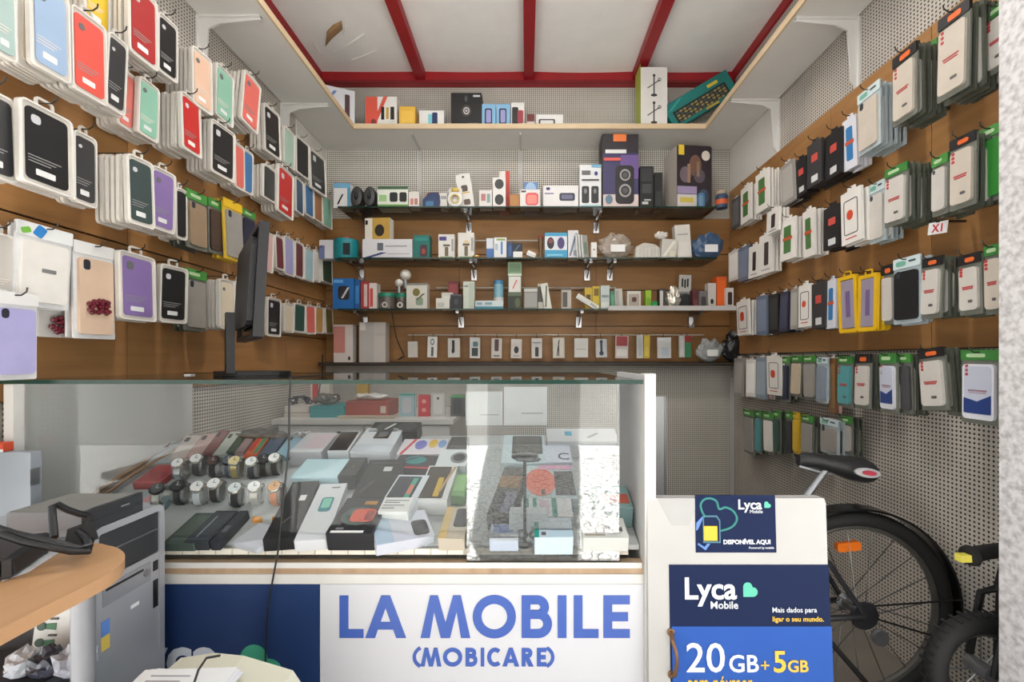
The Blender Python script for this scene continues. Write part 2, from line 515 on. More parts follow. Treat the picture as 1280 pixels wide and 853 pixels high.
# torn paper patch that hangs from the left sheet
Yt = 2.66
tp = [(wx(403, Yt), 2.70), (wx(418, Yt), 2.62), (wx(437, Yt), 2.56), (wx(441, Yt), 2.50), (wx(428, Yt), 2.53), (wx(416, Yt), 2.58)]
obj('torn_patch', MB().add([(x, y, ZC - .012 - .012 * (i % 2)) for i, (x, y) in enumerate(tp)] + [(x, y, ZC - .002) for x, y in tp],
    [(0, 1, 2, 3, 4, 5), (11, 10, 9, 8, 7, 6)] + [(i, (i + 1) % 6, (i + 1) % 6 + 6, i + 6) for i in range(6)]), pm((158, 126, 88), .8, var=.2), ce)
for k, (x0, y0, x1, y1) in enumerate(((418, 62, 455, 40), (430, 40, 432, 30), (440, 72, 470, 60), (400, 62, 392, 50))):
    Ya, Yb_ = 1.9 * F / (CY - y0), 1.9 * F / (CY - y1)
    obj('paper_crease', MB().tube([(wx(x0, Ya), Ya, ZC - .013), (wx((x0 + x1) / 2, (Ya + Yb_) / 2), (Ya + Yb_) / 2, ZC - .018), (wx(x1, Yb_), Yb_, ZC - .013)], .004, 6), M_CEIL, ce)

# shop front: jamb, lintel, street
jb = struct('trim_1', MB().box(1.118, XR + .3, .97, 1.06, 0, 2.94), M_SPECK)
struct('trim_2', MB().box(XL - .4, XL - .03, .92, 1.06, 0, 2.94), M_SPECK)
struct('trim_3', MB().box(XL - .4, XR + .3, .92, 1.06, 2.94, 3.12), M_GREYW)
struct('added_shade_canopy', MB().prism([(-.14, .92), (-.32, .35), (-.42, -1.5), (-.50, -3.4), (.78, -3.4), (.60, -1.6), (.30, .85), (.30, .92)][::-1], 3.12, 3.18, Matrix(((1, 0, 0, 0), (0, 0, 1, 0), (0, 1, 0, 0), (0, 0, 0, 1)))), M_GREYW)  # added canopy out of view, shaped to shade the pavement mirrored in the glass
struct('wall_street', MB().box(-8, 8, -3.9, -3.6, 0, 6), pm((176, 174, 170), .8, var=.3, scale=2, name='opposite_wall'))
struct('street_pavement', MB().box(-7, 7, -3.6, YF - .1, -.1, -.012), M_COBBLE)

# ------------------------------------------------------------------ high shelf round three walls
hs = thing('high_shelf', 'long white laminate shelf running round three walls under the ceiling', 'shelf', (0, 0, 2.51))
def hb(name, x0, x1, y0, y1, m, z0=0, z1=.025): return obj(name, MB().box(x0, x1, y0, y1, z0, z1), m, hs)
hb('back_board', -1.06, 1.10, 2.735, YB - .002, M_SHELFW)
hb('side_board', XL + .01, -1.06, 1.05, YB - .002, M_SHELFW)
hb('side_board', 1.10, XR - .01, 1.05, YB - .002, M_SHELFW)
hb('edge_strip', -1.06, 1.10, 2.725, 2.735, M_PALEWOOD, -.002, .028)
hb('edge_strip', -1.06, -1.05, 1.05, 2.735, M_PALEWOOD, -.002, .028)
hb('edge_strip', 1.09, 1.10, 1.05, 2.735, M_PALEWOOD, -.002, .028)
def bracket(x, y, sx):
    mb = MB()
    mb.box(min(x, x + sx * .012), max(x, x + sx * .012), y - .014, y + .014, -.30, 0)
    mb.add([(x, y - .004, -.29), (x, y + .004, -.29), (x + sx * .25, y - .004, -.012), (x + sx * .25, y + .004, -.012), (x, y - .004, 0), (x, y + .004, 0), (x + sx * .25, y - .004, 0), (x + sx * .25, y + .004, 0)], [])
    pts = [(0, -.30), (.03, -.26), (.045, -.05), (.09, -.03), (.26, -.014), (.26, 0), (0, 0)]
    mb = MB().prism([(x + sx * a, b) for a, b in pts], y - .004, y + .004)
    mb.box(min(x, x + sx * .008), max(x, x + sx * .008), y - .015, y + .015, -.30, 0)
    mb.box(min(x, x + sx * .26), max(x, x + sx * .26), y - .013, y + .013, -.008, 0)
    obj('bracket', mb, M_WHITE, hs)
for y in (1.22, 1.84, 2.47): bracket(XL + .001, y, 1)
for y in (1.24, 1.85, 2.43): bracket(XR - .001, y, -1)
for px in (525, 651):
    x = wx(px, YB)
    obj('bracket', MB().box(x - .006, x + .006, 2.78, YB - .002, -.012, 0), M_GREYW, hs)

# ------------------------------------------------------------------ added fill light, a tube fitting unseen above the frame
fl = thing('added_fill_lamp', 'added twin tube fill light, unseen on the ceiling near the street', 'lamp', (0, 1.55, ZC - .055))
obj('housing', MB().box(-.62, .62, -.06, .06, -.03, 0), M_WHITE, fl)
em = bpy.data.materials.new('fill_tube_glow'); em.use_nodes = True
em.node_tree.nodes['Principled BSDF'].inputs['Emission Color'].default_value = (1, .97, .92, 1)
em.node_tree.nodes['Principled BSDF'].inputs['Emission Strength'].default_value = 4
for dy in (-.03, .03):
    obj('tube', MB().tube([(-.6, dy, -.045), (.6, dy, -.045)], .013, 10).mesh('tube', True), em, fl)
ld = bpy.data.lights.new('fill_tube_light', 'AREA'); ld.shape = 'RECTANGLE'; ld.size = 1.2; ld.size_y = .1; ld.energy = 14; ld.color = (1, .96, .90)
lo = bpy.data.objects.new('fill_tube_light', ld); COL.objects.link(lo); lo.parent = fl; lo.location = (0, 0, -.075)

# ------------------------------------------------------------------ colours
C = {'black': (30, 30, 32), 'charcoal': (52, 52, 54), 'white': (226, 222, 216), 'cream': (222, 208, 184), 'peach': (220, 184, 160),
     'pale teal': (168, 190, 186), 'yellow': (222, 184, 48), 'dark red': (168, 44, 44), 'red': (196, 44, 42), 'coral red': (222, 88, 76),
     'coral': (222, 110, 100), 'salmon': (216, 120, 110), 'mint green': (140, 190, 168), 'pale mint': (168, 196, 180), 'light blue': (156, 180, 210), 'blue': (64, 114, 164),
     'dark blue': (62, 84, 112), 'brown': (166, 118, 84), 'dark slate': (60, 74, 74), 'purple': (136, 112, 168), 'taupe': (150, 128, 104),
     'dark brown': (74, 58, 50), 'navy': (42, 46, 66), 'pale pink': (216, 176, 172), 'maroon': (110, 52, 56), 'lilac': (168, 164, 208),
     'pale blue': (170, 200, 210), 'dark green': (48, 82, 72), 'clear white': (198, 193, 186), 'clear beige': (194, 184, 171), 'rose gold': (212, 184, 160),
     'grey': (150, 146, 140), 'brown red': (142, 66, 52), 'tan': (196, 152, 92), 'olive': (140, 128, 70), 'lime green': (138, 170, 66), 'green': (52, 132, 52),
     'dark grey': (76, 76, 78), 'silver': (196, 192, 188), 'slate blue': (98, 110, 132), 'teal': (84, 152, 156), 'clear grey': (170, 166, 160),
     'bronze': (130, 92, 54), 'blue grey': (132, 144, 156), 'beige': (200, 184, 160), 'white and blue': (214, 214, 222), 'multicoloured': (222, 222, 222), 'orange': (220, 108, 40)}
ORD = 'first second third fourth fifth sixth seventh eighth ninth tenth eleventh twelfth thirteenth fourteenth fifteenth sixteenth seventeenth eighteenth nineteenth twentieth'.split()
NOUN = {'b': 'phone case blister', 'p': 'green headed case pouch', 'y': 'yellow headed case pouch', 'w': 'plastic case bag', 'z': 'white edged case pouch', 'k': 'black headed case pouch',
        'g': 'green headed case pouch', 'v': 'pale headed case pouch', 'c': 'printed case carton', 'cr': 'red printed carton', 'cp': 'phone print carton', 'x': 'case carton', 'f': 'framed case pouch', 's': 'slim case pack'}
SHORT = {'b': 'blister', 'w': 'bag', 'f': 'pouch', 's': 'pack', 'c': 'carton', 'cr': 'carton', 'cp': 'carton', 'x': 'carton'}
OBN = {'b': 'blister_pack', 'w': 'plastic_bag', 's': 'slim_pack', 'c': 'case_carton', 'cr': 'case_carton', 'cp': 'case_carton', 'x': 'case_carton'}

def pack_parts(kind, colour, W, H, big, front, root, T=.011):
    """a hanging retail pack; faces -Y, hangs from z=0 down to -H"""
    zc = -H / 2
    col = C[colour]
    P = lambda n, me, m, y, x=0, z=0, rot=(0, 0, 0): obj(n, me, m, root, (x, y, zc + z), rot)
    if kind == 'b':
        P('tray', plate(W, H, T, .012), M_CLEARFRAME, 0)
        P('case', plate(W * .80, H * .87, .004, .010), pm(col, .42), -T / 2 - .001)
        if front:
            P('rim', ring(W, H, .006, .004, .012), pm((226, 222, 216), .2), -T / 2 - .002)
            P('hang_tab', ring(W * .36, .026, .004, .006, .010), M_CLEARFRAME, -.001, 0, H / 2 + .010)
        if front and big:
            lum = sum(col) / 3
            ink = (150, 150, 150) if lum < 150 else (226, 218, 210)
            P('camera_window', plate(W * .17, W * .17, .001, .006), pm((200, 200, 204) if lum < 120 else (110, 108, 110), .3), -T / 2 - .0035, -W * .22, H * .30)
            P('label', plate(W * .36, H * .07, .001, .002), M_PAPER, -T / 2 - .0035, -W * .05, -H * .33)
            for k in range(3):
                P('printed_line', plate(W * (.62 - .1 * k), .002, .001, .0005), pm(ink, .6), -T / 2 - .0035, -W * (.06 + .05 * k), -H * (.15 + .035 * k))
    elif kind in ('p', 'g', 'v', 'k', 'y', 'z', 'w'):
        hc = {'p': (70, 140, 62), 'g': (58, 122, 56), 'v': (196, 210, 212), 'k': (30, 30, 32), 'y': (226, 184, 40), 'z': (222, 222, 220), 'w': (224, 226, 226)}[kind]
        hh = .028 if H < .2 else .034
        body = {'y': (214, 178, 60), 'z': (214, 214, 214), 'w': (216, 216, 216), 'v': (170, 182, 186)}.get(kind, (112, 114, 106) if front else (86, 90, 80))
        P('pouch', plate(W, H, .006, .004), pm(body, .22, var=.2, scale=26), .002)
        P('case', plate(W * .82, H - hh - .022, T * .8, .010), pm(col, .38, var=.14, scale=16), -T * .4, 0, -hh / 2 + .002)
        if front:
            P('header_card', plate(W, hh, .009, .003), pm(hc, .5), 0, 0, H / 2 - hh / 2 + .001)
            if kind == 'k': P('header_print', plate(W * .42, hh * .45, .001, .005), pm((226, 106, 48), .5), -.0055, W * .05, H / 2 - hh * .55)
            elif kind in 'pg': P('header_print', plate(W * .5, hh * .34, .001, .004), pm((176, 206, 160), .5), -.0055, -W * .08, H / 2 - hh * .5)
            elif kind == 'v':
                P('header_print', plate(W * .35, hh * .5, .001, .006), pm((112, 172, 150), .5), -.0055, -W * .2, H / 2 - hh * .5)
                P('header_print', plate(W * .25, hh * .2, .001, .002), pm((60, 70, 80), .5), -.0055, W * .22, H / 2 - hh * .4)
            elif kind == 'w':
                P('header_print', plate(W * .18, hh * .8, .001, .004), pm((50, 130, 200), .5), -.0055, -W * .12, H / 2 - hh * .5, (0, .5, 0))
                P('header_print', plate(W * .16, hh * .4, .001, .003), pm((120, 180, 70), .5), -.0055, -W * .36, H / 2 - hh * .6, (0, -.4, 0))
                P('label', plate(W * .25, .01, .001, .002), pm((120, 120, 120), .5), -T * .85, W * .05, -.01)
        if front and big:
            Hc = H - hh - .022
            if sum(col) > 360 and kind in 'kg':
                for k in range(3): P('printed_mark', plate(.008, .008, .001, .002), pm((176, 60, 60), .6), -T * .85, -W * .28, Hc * (.38 - .075 * k))
                P('printed_line', plate(W * .5, .004, .001, .001), pm((176, 70, 70), .6), -T * .85, 0, -Hc * .06)
                P('printed_line', plate(W * .44, .003, .001, .001), pm((176, 70, 70), .6), -T * .85, 0, -Hc * .10)
                P('printed_mark', plate(W * .2, .008, .001, .003), pm((90, 86, 84), .6), -T * .85, W * .1, -Hc * .40)
            elif kind != 'w':
                P('camera_window', plate(W * .15, W * .24, .001, .006), pm((50, 52, 60), .3), -T * .85, -W * .24, Hc * .34)
            if colour == 'white and blue':
                P('phone_print', plate(W * .7, Hc * .86, .001, .008), pm((186, 190, 206), .3), -T * .85, 0, -.008)
                P('phone_print', MB().prism([(-W * .35, -Hc * .42), (W * .35, -Hc * .42), (W * .35, -Hc * .08), (0, -Hc * .2), (-W * .35, -Hc * .14)], -.001, 0).mesh('wave'), pm((40, 62, 120), .35), -T * .9, 0, -.008)
    elif kind in ('c', 'cr', 'cp', 'x'):
        P('carton', plate(W, H, T, .002), pm(col, .45), 0)
        if front:
            P('hang_tab', plate(W * .42, .018, .002, .004), pm(col, .45), 0, 0, H / 2 + .007)
            y = -T / 2 - .0005
            if kind == 'c':
                P('printed_phone', plate(W * .48, H * .66, .001, .006), pm((74, 116, 62) if colour != 'white and blue' else (52, 120, 176), .4), y, -W * .02, 0)
                P('printed_band', plate(W * .62, H * .07, .001, .001), pm((196, 82, 44), .5), y - .001, 0, H * .02)
            elif kind == 'cr':
                P('printed_outline', ring(W * .7, H * .66, .001, .003, .01), pm((60, 60, 70), .5), y)
                P('printed_emblem', plate(W * .30, W * .34, .001, .014), pm((206, 72, 46), .5), y - .001, -W * .03, H * .04)
                P('printed_line', plate(W * .55, .004, .001, .001), pm((190, 60, 50), .5), y, 0, -H * .4)
            elif kind == 'cp':
                P('printed_phone', plate(W * .30, H * .58, .001, .006), pm((60, 48, 46), .35), y, W * .04, 0)
                P('printed_line', plate(W * .6, .005, .001, .001), pm((130, 110, 140), .5), y, 0, -H * .40)
            else:
                P('red_label', plate(W * .42, H * .17, .001, .002), pm((196, 76, 66), .5), y, W * .02, H * .14)
                P('white_label', plate(W * .42, H * .15, .001, .002), pm((206, 206, 206), .5), y, W * .02, -H * .34)
    elif kind == 'f':
        P('backing', plate(W * .8, H * .84, .008, .006), pm((150, 140, 156), .35), 0)
        P('yellow_frame', ring(W, H, T, W * .15, .010), pm((224, 178, 30), .35), 0)
        if front:
            P('printed_band', plate(W * .22, H * .46, .001, .002), pm((112, 92, 136), .5), -.005, W * .02, 0)
            P('hang_tab', ring(W * .4, .022, .004, .005, .008), pm((224, 178, 30), .35), 0, 0, H / 2 + .007)
    else:
        P('tray', plate(W, H, T, .005), pm(col, .35), 0)
        if front:
            P('front_card', plate(W * .8, H * .8, .002, .003), pm(tuple(min(255, v + 26) for v in col), .4), -T / 2 - .0006)
            P('hang_tab', plate(W * .4, .016, .002, .004), pm((206, 202, 196), .4), 0, 0, H / 2 + .006)

def hang_row(side, row, entries, spines=('white', 'cream', 'black', 'pale pink', 'clear white', 'white')):
    sgn = 1 if side == 'left' else -1
    Xw = XL + .018 if side == 'left' else XR - .018
    for i, e in enumerate(entries):
        x0, x1, y0, y1, colour, n, kind, off = e[:8]
        tilt = e[8] if len(e) > 8 else 0
        spl = e[9] if len(e) > 9 else spines
        Xf = Xw + sgn * off
        Ya, Yb = Xf * F / (x0 - CX), Xf * F / (x1 - CX)
        Yc = (Ya + Yb) / 2
        W = abs(Ya - Yb); H = (y1 - y0) * Yc / F
        ztop = wz(y0, Yc)
        big = (x1 - x0) > 17
        ordw = ORD[i]
        nshort = SHORT.get(kind, 'pouch')
        where = '%s from street in %s row, %s wall' % (ordw, row, side)
        rz = R(90) * sgn
        gname = 'case packs hanging on the %s wall' % side
        nm = OBN.get(kind, 'case_pouch')
        root = thing(nm, '%s %s %s' % (colour, NOUN[kind], where), 'phone case', (Xf, Yc, ztop), (random.uniform(-.03, .03), tilt + random.uniform(-.025, .025), rz + random.uniform(-.07, .07)), gname)
        pack_parts(kind, colour, W, H, big, True, root)
        avail = off - .022
        nb = max(0, min(n - 1, 5 if big else 4))
        step = min(.016, avail / max(1, nb + .3))
        gb = 'packs behind the %s %s %s' % (colour, nshort, where)
        for k in range(nb):
            d = -(k + 1) * step - .004
            b = thing(nm, '%s pack behind the %s %s %s' % (ORD[k], colour, nshort, where), 'phone case',
                      (Xf + sgn * d, Yc + random.uniform(-.003, .003), ztop - random.uniform(0, .008)), (0, tilt + random.uniform(-.02, .02), rz), gb)
            pack_parts(kind, spl[(i * 3 + k) % len(spl)] if kind in 'bs' else (('dark grey', 'clear grey', 'charcoal', 'clear white', 'grey')[(i * 2 + k) % 5] if kind in 'pgkv' else colour), W * .985, H * .985, False, False, b, T=min(.009, step * .7))
        hz = ztop + (.010 if kind in 'b' else .006 if kind in ('c', 'cr', 'cp', 'x', 's', 'f') else -.010)
        hk = MB().tube([(Xw + sgn * .001, Yc, hz + .006), (Xf + sgn * .018, Yc, hz + .004), (Xf + sgn * .030, Yc, hz + .012), (Xf + sgn * .032, Yc, hz + .022)], .0018, 6)
        tag(obj('display_hook', hk, M_WIRE), 'wire hook holding the %s %s %s' % (colour, nshort, where), 'hook', 'wire hooks on the %s wall' % side)

CRE = ('cream', 'white', 'tan', 'clear white', 'cream')
hang_row('left', 'topmost', [
    (-16, 14, -40, 72, 'pale teal', 4, 'b', .20, 0, CRE), (104, 134, -45, 40, 'yellow', 3, 'b', .09), (158, 193, -12, 79, 'dark red', 6, 'b', .15, 0, CRE),
    (195, 219, 24, 97, 'black', 5, 'b', .12), (238, 261, 66, 138, 'peach', 6, 'b', .14, 0, ('white', 'black', 'white', 'charcoal')),
    (267, 291, 88, 153, 'mint green', 4, 'b', .12, 0, ('pale mint', 'white')), (304, 324, 98, 165, 'coral', 5, 'b', .13, .16, ('white', 'light blue')),
    (328, 347, 136, 195, 'black', 4, 'b', .10, 0, CRE), (353, 367, 163, 209, 'pale mint', 3, 'b', .08), (369, 384, 175, 221, 'black', 3, 'b', .08),
    (386, 404, 192, 241, 'charcoal', 3, 'b', .08)])
hang_row('left', 'second', [
    (33, 82, -18, 93, 'light blue', 7, 'b', .17, 0, CRE), (84, 129, 20, 121, 'coral red', 5, 'b', .17, 0, CRE), (131, 157, 47, 140, 'charcoal', 5, 'b', .17),
    (146, 168, 90, 162, 'salmon', 5, 'b', .085), (170, 197, 103, 174, 'mint green', 5, 'b', .10), (222, 248, 122, 192, 'red', 6, 'b', .14, 0, ('white', 'black', 'salmon', 'white')),
    (262, 291, 158, 222, 'black', 6, 'b', .14, 0, ('coral', 'white', 'coral', 'black', 'white')), (291, 303, 181, 237, 'coral', 4, 'b', .075), (303, 314, 189, 243, 'blue', 4, 'b', .075),
    (327, 343, 209, 251, 'charcoal', 4, 'b', .10, 0, ('pale pink', 'white')), (345, 366, 212, 271, 'red', 5, 'b', .11), (367, 378, 224, 268, 'dark blue', 3, 'b', .06),
    (379, 390, 232, 271, 'blue', 3, 'b', .06), (391, 401, 240, 277, 'brown', 3, 'b', .06), (402, 412, 246, 285, 'mint green', 3, 'b', .06)])
hang_row('left', 'third', [
    (-40, 15, 114, 222, 'charcoal', 2, 'b', .17), (20, 86, 137, 238, 'black', 3, 'b', .19), (88, 117, 168, 258, 'charcoal', 3, 'b', .11),
    (156, 187, 198, 283, 'dark slate', 7, 'b', .19, 0, ('white', 'clear white')), (188, 216, 213, 290, 'purple', 5, 'b', .14, 0, ('white', 'clear white')), (217, 230, 236, 300, 'black', 4, 'b', .09),
    (232, 257, 241, 312, 'taupe', 4, 'p', .10), (260, 276, 250, 317, 'dark brown', 4, 'p', .08), (278, 301, 252, 326, 'grey', 3, 'y', .10), (302, 318, 264, 318, 'navy', 3, 'p', .07),
    (324, 341, 290, 340, 'pale pink', 5, 'b', .08, 0, ('pale pink', 'white')), (342, 352, 295, 338, 'maroon', 3, 'b', .05), (353, 366, 297, 345, 'lilac', 2, 'b', .05),
    (367, 378, 303, 348, 'maroon', 2, 'b', .05), (379, 391, 311, 352, 'pale blue', 2, 'b', .05), (392, 399, 313, 353, 'white', 2, 'b', .04), (400, 414, 316, 355, 'dark green', 2, 'b', .04)])
hang_row('left', 'fourth', [
    (-24, 15, 292, 380, 'clear white', 4, 'b', .09, 0, ('clear white', 'white')), (22, 88, 284, 385, 'white', 2, 'w', .11), (91, 141, 306, 424, 'rose gold', 2, 'z', .11),
    (143, 192, 318, 401, 'purple', 3, 'b', .12), (199, 231, 333, 404, 'black', 3, 'b', .11), (231, 256, 338, 414, 'grey', 3, 'p', .09),
    (272, 290, 350, 412, 'cream', 6, 'b', .13, 0, ('white', 'clear white')), (291, 302, 352, 408, 'brown red', 3, 'b', .06), (332, 350, 373, 421, 'black', 3, 'b', .07),
    (353, 365, 380, 416, 'cream', 4, 'b', .06, 0, CRE), (367, 380, 380, 416, 'dark green', 3, 'b', .05), (381, 392, 382, 418, 'coral', 2, 'b', .05), (393, 403, 384, 417, 'tan', 2, 'b', .05), (404, 415, 386, 418, 'olive', 2, 'b', .04)])
hang_row('left', 'lowest', [(-14, 45, 366, 475, 'lilac', 1, 'z', .16)])

def beads(par, x, z, n, seed):
    rnd = random.Random(seed); mb = MB()
    for k in range(n):
        cx_, cz_ = x + rnd.uniform(-.028, .028), z + rnd.uniform(-.02, .02)
        M = Matrix.Translation((cx_, -.011 - .004 * rnd.random(), cz_))
        mb.lathe([(.0005, -.008), (.0065, -.004), (.0075, 0), (.0065, .004), (.0005, .008)], 8, M)
    return obj('bead_strap', mb.mesh('bead_strap', True), pm((96, 22, 36), .25), par)
for o in [o for o in COL.objects if o.get('label', '').startswith('rose gold white edged')]:
    beads(o, 0, -.175, 26, 4)
t = thing('bead_pouch', 'white edged pouch with burgundy beads half hidden behind the white bag', 'phone case', (XL + .08, wz(0, 0) * 0 + (XL + .08) * F / (72 - CX), wz(345, 1.2)), (0, 0, R(90)), 'case packs hanging on the left wall')
obj('pouch', plate(.09, .165, .006, .004), pm((206, 204, 200), .3), t, (0, .004, -.0825))
beads(t, 0, -.13, 22, 6)
hang_row('right', 'topmost', [
    (1234, 1264, 5, 90, 'clear white', 4, 'g', .12), (1175, 1213, 12, 120, 'clear beige', 6, 'k', .18), (1152, 1172, 55, 142, 'lime green', 3, 'p', .09),
    (1117, 1147, 63, 152, 'clear beige', 6, 'k', .17), (1073, 1101, 110, 189, 'clear beige', 6, 'v', .15), (1055, 1071, 148, 211, 'white and blue', 4, 'c', .11),
    (1033, 1054, 165, 221, 'black', 5, 'x', .12), (1011, 1028, 178, 232, 'charcoal', 5, 'x', .11), (995, 1009, 199, 244, 'black', 4, 'x', .09),
    (977, 993, 204, 255, 'grey', 5, 's', .10, 0, ('dark grey', 'silver', 'black')), (946, 961, 215, 264, 'white', 5, 'c', .11), (927, 940, 233, 278, 'white', 4, 'c', .09), (916, 925, 248, 285, 'dark grey', 3, 's', .06)])
hang_row('right', 'second', [
    (1224, 1256, 158, 252, 'green', 4, 'p', .12), (1189, 1221, 170, 260, 'clear beige', 4, 'k', .16), (1166, 1187, 195, 269, 'clear white', 5, 'p', .13),
    (1108, 1135, 208, 281, 'clear white', 6, 'g', .15), (1087, 1108, 228, 303, 'clear white', 4, 'v', .11), (1052, 1078, 238, 304, 'white', 5, 'cr', .14),
    (1032, 1051, 258, 311, 'black', 6, 'x', .12), (1004, 1019, 263, 321, 'white', 4, 'c', .11), (978, 995, 274, 325, 'white', 4, 'c', .11), (960, 976, 262, 291, 'white', 3, 'cp', .13),
    (951, 967, 293, 342, 'white', 3, 'cp', .09), (938, 950, 307, 347, 'white', 3, 'cp', .08), (924, 937, 309, 351, 'slate blue', 4, 's', .07, 0, ('navy', 'silver', 'black')), (912, 923, 314, 351, 'white', 3, 's', .05)])
hang_row('right', 'third', [
    (1231, 1256, 306, 393, 'clear beige', 3, 'g', .13), (1199, 1227, 318, 394, 'clear white', 4, 'k', .14), (1181, 1197, 325, 396, 'clear white', 3, 'k', .10), (1154, 1180, 322, 398, 'clear white', 4, 'k', .14),
    (1119, 1151, 322, 405, 'black', 3, 'v', .13), (1103, 1118, 332, 406, 'silver', 3, 'k', .09), (1074, 1099, 343, 414, 'yellow', 3, 'f', .11), (1049, 1071, 345, 416, 'yellow', 3, 'f', .11),
    (1035, 1047, 350, 411, 'white and blue', 4, 'c', .09), (1016, 1033, 354, 411, 'charcoal', 4, 'x', .10), (1000, 1015, 356, 409, 'white', 4, 'cr', .10), (990, 999, 361, 412, 'grey', 3, 's', .08, 0, ('white', 'grey')),
    (976, 988, 365, 415, 'navy', 5, 's', .08, 0, ('black', 'blue', 'navy', 'silver')), (962, 974, 368, 417, 'black', 5, 's', .08, 0, ('navy', 'silver', 'black')), (947, 960, 370, 419, 'slate blue', 4, 's', .08), (921, 937, 376, 419, 'white', 4, 'cr', .09)])
hang_row('right', 'fourth', [
    (1203, 1251, 438, 531, 'white and blue', 3, 'g', .14), (1184, 1201, 442, 520, 'clear grey', 4, 'k', .08), (1147, 1182, 436, 513, 'clear white', 4, 'k', .15, -.09), (1125, 1139, 443, 518, 'dark grey', 4, 'p', .10),
    (1100, 1122, 442, 516, 'white and blue', 3, 'g', .12), (1070, 1090, 443, 511, 'clear white', 4, 'k', .11), (1048, 1067, 446, 509, 'teal', 4, 'g', .10), (1037, 1046, 448, 517, 'bronze', 2, 's', .07),
    (1022, 1036, 447, 504, 'blue grey', 3, 'v', .09), (1005, 1020, 445, 500, 'grey', 4, 'p', .09), (990, 1004, 445, 496, 'beige', 3, 'p', .08), (978, 988, 446, 503, 'navy', 3, 'p', .07),
    (960, 976, 445, 494, 'white', 4, 'cr', .09), (947, 959, 447, 499, 'blue grey', 3, 's', .07), (934, 945, 450, 496, 'white', 4, 's', .07), (918, 931, 448, 496, 'grey', 3, 's', .06)])
hang_row('right', 'lowest', [
    (1053, 1066, 521, 568, 'clear grey', 3, 'p', .07), (1026, 1049, 524, 568, 'grey', 4, 'v', .10), (1002, 1018, 520, 570, 'grey', 4, 'p', .09), (992, 1000, 516, 568, 'yellow', 3, 'y', .06), (983, 991, 515, 570, 'charcoal', 3, 'p', .06),
    (968, 976, 514, 567, 'dark green', 3, 'p', .06), (955, 966, 516, 567, 'white', 3, 'p', .07), (945, 953, 514, 567, 'teal', 3, 'p', .05), (929, 943, 513, 567, 'grey', 3, 'p', .06)])

t = thing('price_card', 'small white card with red handwriting clipped under the second row, right wall', 'card', (XR - .12, (XR - .12) * F / (1171 - CX), wz(292, 1.36)), (0, R(8), R(-90)))
obj('card', MB().box(-.032, .032, 0, .002, 0, .036), M_PAPER, t)
obj('lettering', text_mesh('X1', .034, .0006), pm((190, 40, 50)), t, (-.018, -.0008, .006))
obj('clip', MB().box(-.006, .006, -.002, .08, .034, .040), M_WIRE, t)

# ------------------------------------------------------------------ boxes with printed faces
def carton(name, label, cat, W, D, H, rgb, prints, loc, rot=(0, 0, 0), group=None, rough=.45):
    """origin: bottom centre of the front; prints are (shape, u0, v0, u1, v1, rgb) on the front face"""
    root = thing(name, label, cat, loc, rot, group)
    obj('body', boxmesh(W, D, H), pm(rgb, rough), root)
    for i, p in enumerate(prints):
        sh, u0, v0, u1, v1, c = p[:6]
        y = -.0004 - .0005 * i
        if sh == 'T':
            me = text_mesh(p[6], (v1 - v0) * H, .0)
            obj('lettering', me, pm(c, .5), root, ((u0 - .5) * W, y - .0003, v0 * H)); continue
        w_, h_ = (u1 - u0) * W, (v1 - v0) * H
        cx, cz = ((u0 + u1) / 2 - .5) * W, (v0 + v1) / 2 * H
        if sh == 'r': me = MB().prism(rr_pts(w_, h_, min(w_, h_) * .04, 1), -.0004, .0004).mesh('print')
        elif sh == 'q': me = MB().prism(rr_pts(w_, h_, min(w_, h_) * .25, 4), -.0004, .0004).mesh('print')
        elif sh == 'c': me = MB().prism(ell_pts(w_ / 2, h_ / 2, 20), -.0004, .0004).mesh('print')
        elif sh == 'o': me = MB().band(ell_pts(w_ / 2, h_ / 2, 20), ell_pts(w_ / 2 * .7, h_ / 2 * .7, 20), -.0004, .0004).mesh('print')
        elif sh == '/': me = MB().prism([(-w_ / 2, -h_ / 2), (-w_ / 2 + w_ * .25, -h_ / 2), (w_ / 2, h_ / 2), (w_ / 2 - w_ * .25, h_ / 2)], -.0004, .0004).mesh('print')
        obj('printed_panel' if sh in 'rq' else 'printed_mark', me, pm(c, .4), root, (cx, y, cz))
    return root

K = (28, 28, 30); WH = (222, 222, 220); GR = (120, 120, 122)
def shelf_item(zs, x0, x1, ytop, Yf, D, rgb, prints, name, label, cat='box', rz=0, ry=0, group=None, dz=0):
    W = (x1 - x0) * Yf / F; H = wz(ytop, Yf) - zs - dz
    return carton(name, label, cat, W, D, H, rgb, prints, (wx((x0 + x1) / 2, Yf), Yf, zs + dz), (0, ry, rz), group)

# --- top shelf
Z0 = 2.535; G0 = 'boxes on the high white shelf'
shelf_item(Z0, 457, 496, 121, 2.78, .10, (222, 222, 218), [('r', 0, 0, .38, 1, (212, 86, 70)), ('/', .2, .1, .7, 1, (212, 86, 70)), ('r', .5, .28, .6, .68, K), ('r', .66, .3, .74, .66, (190, 150, 40)), ('r', .8, .28, .92, .68, K), ('c', .18, .1, .34, .3, (130, 60, 60))], 'tool_box', 'red and white carton printed with dark tools on high shelf', group=G0)
shelf_item(Z0, 499, 519, 133, 2.78, .10, (222, 176, 70), [('r', .1, .2, .9, .8, (232, 190, 84))], 'yellow_carton', 'plain yellow carton on the high shelf', group=G0)
shelf_item(Z0, 524, 555, 138, 2.78, .08, WH, [('q', .36, .14, .52, .8, (120, 196, 206)), ('q', .52, .14, .74, .88, (40, 52, 96))], 'gadget_box', 'white carton with a teal and navy picture on the high shelf', group=G0)
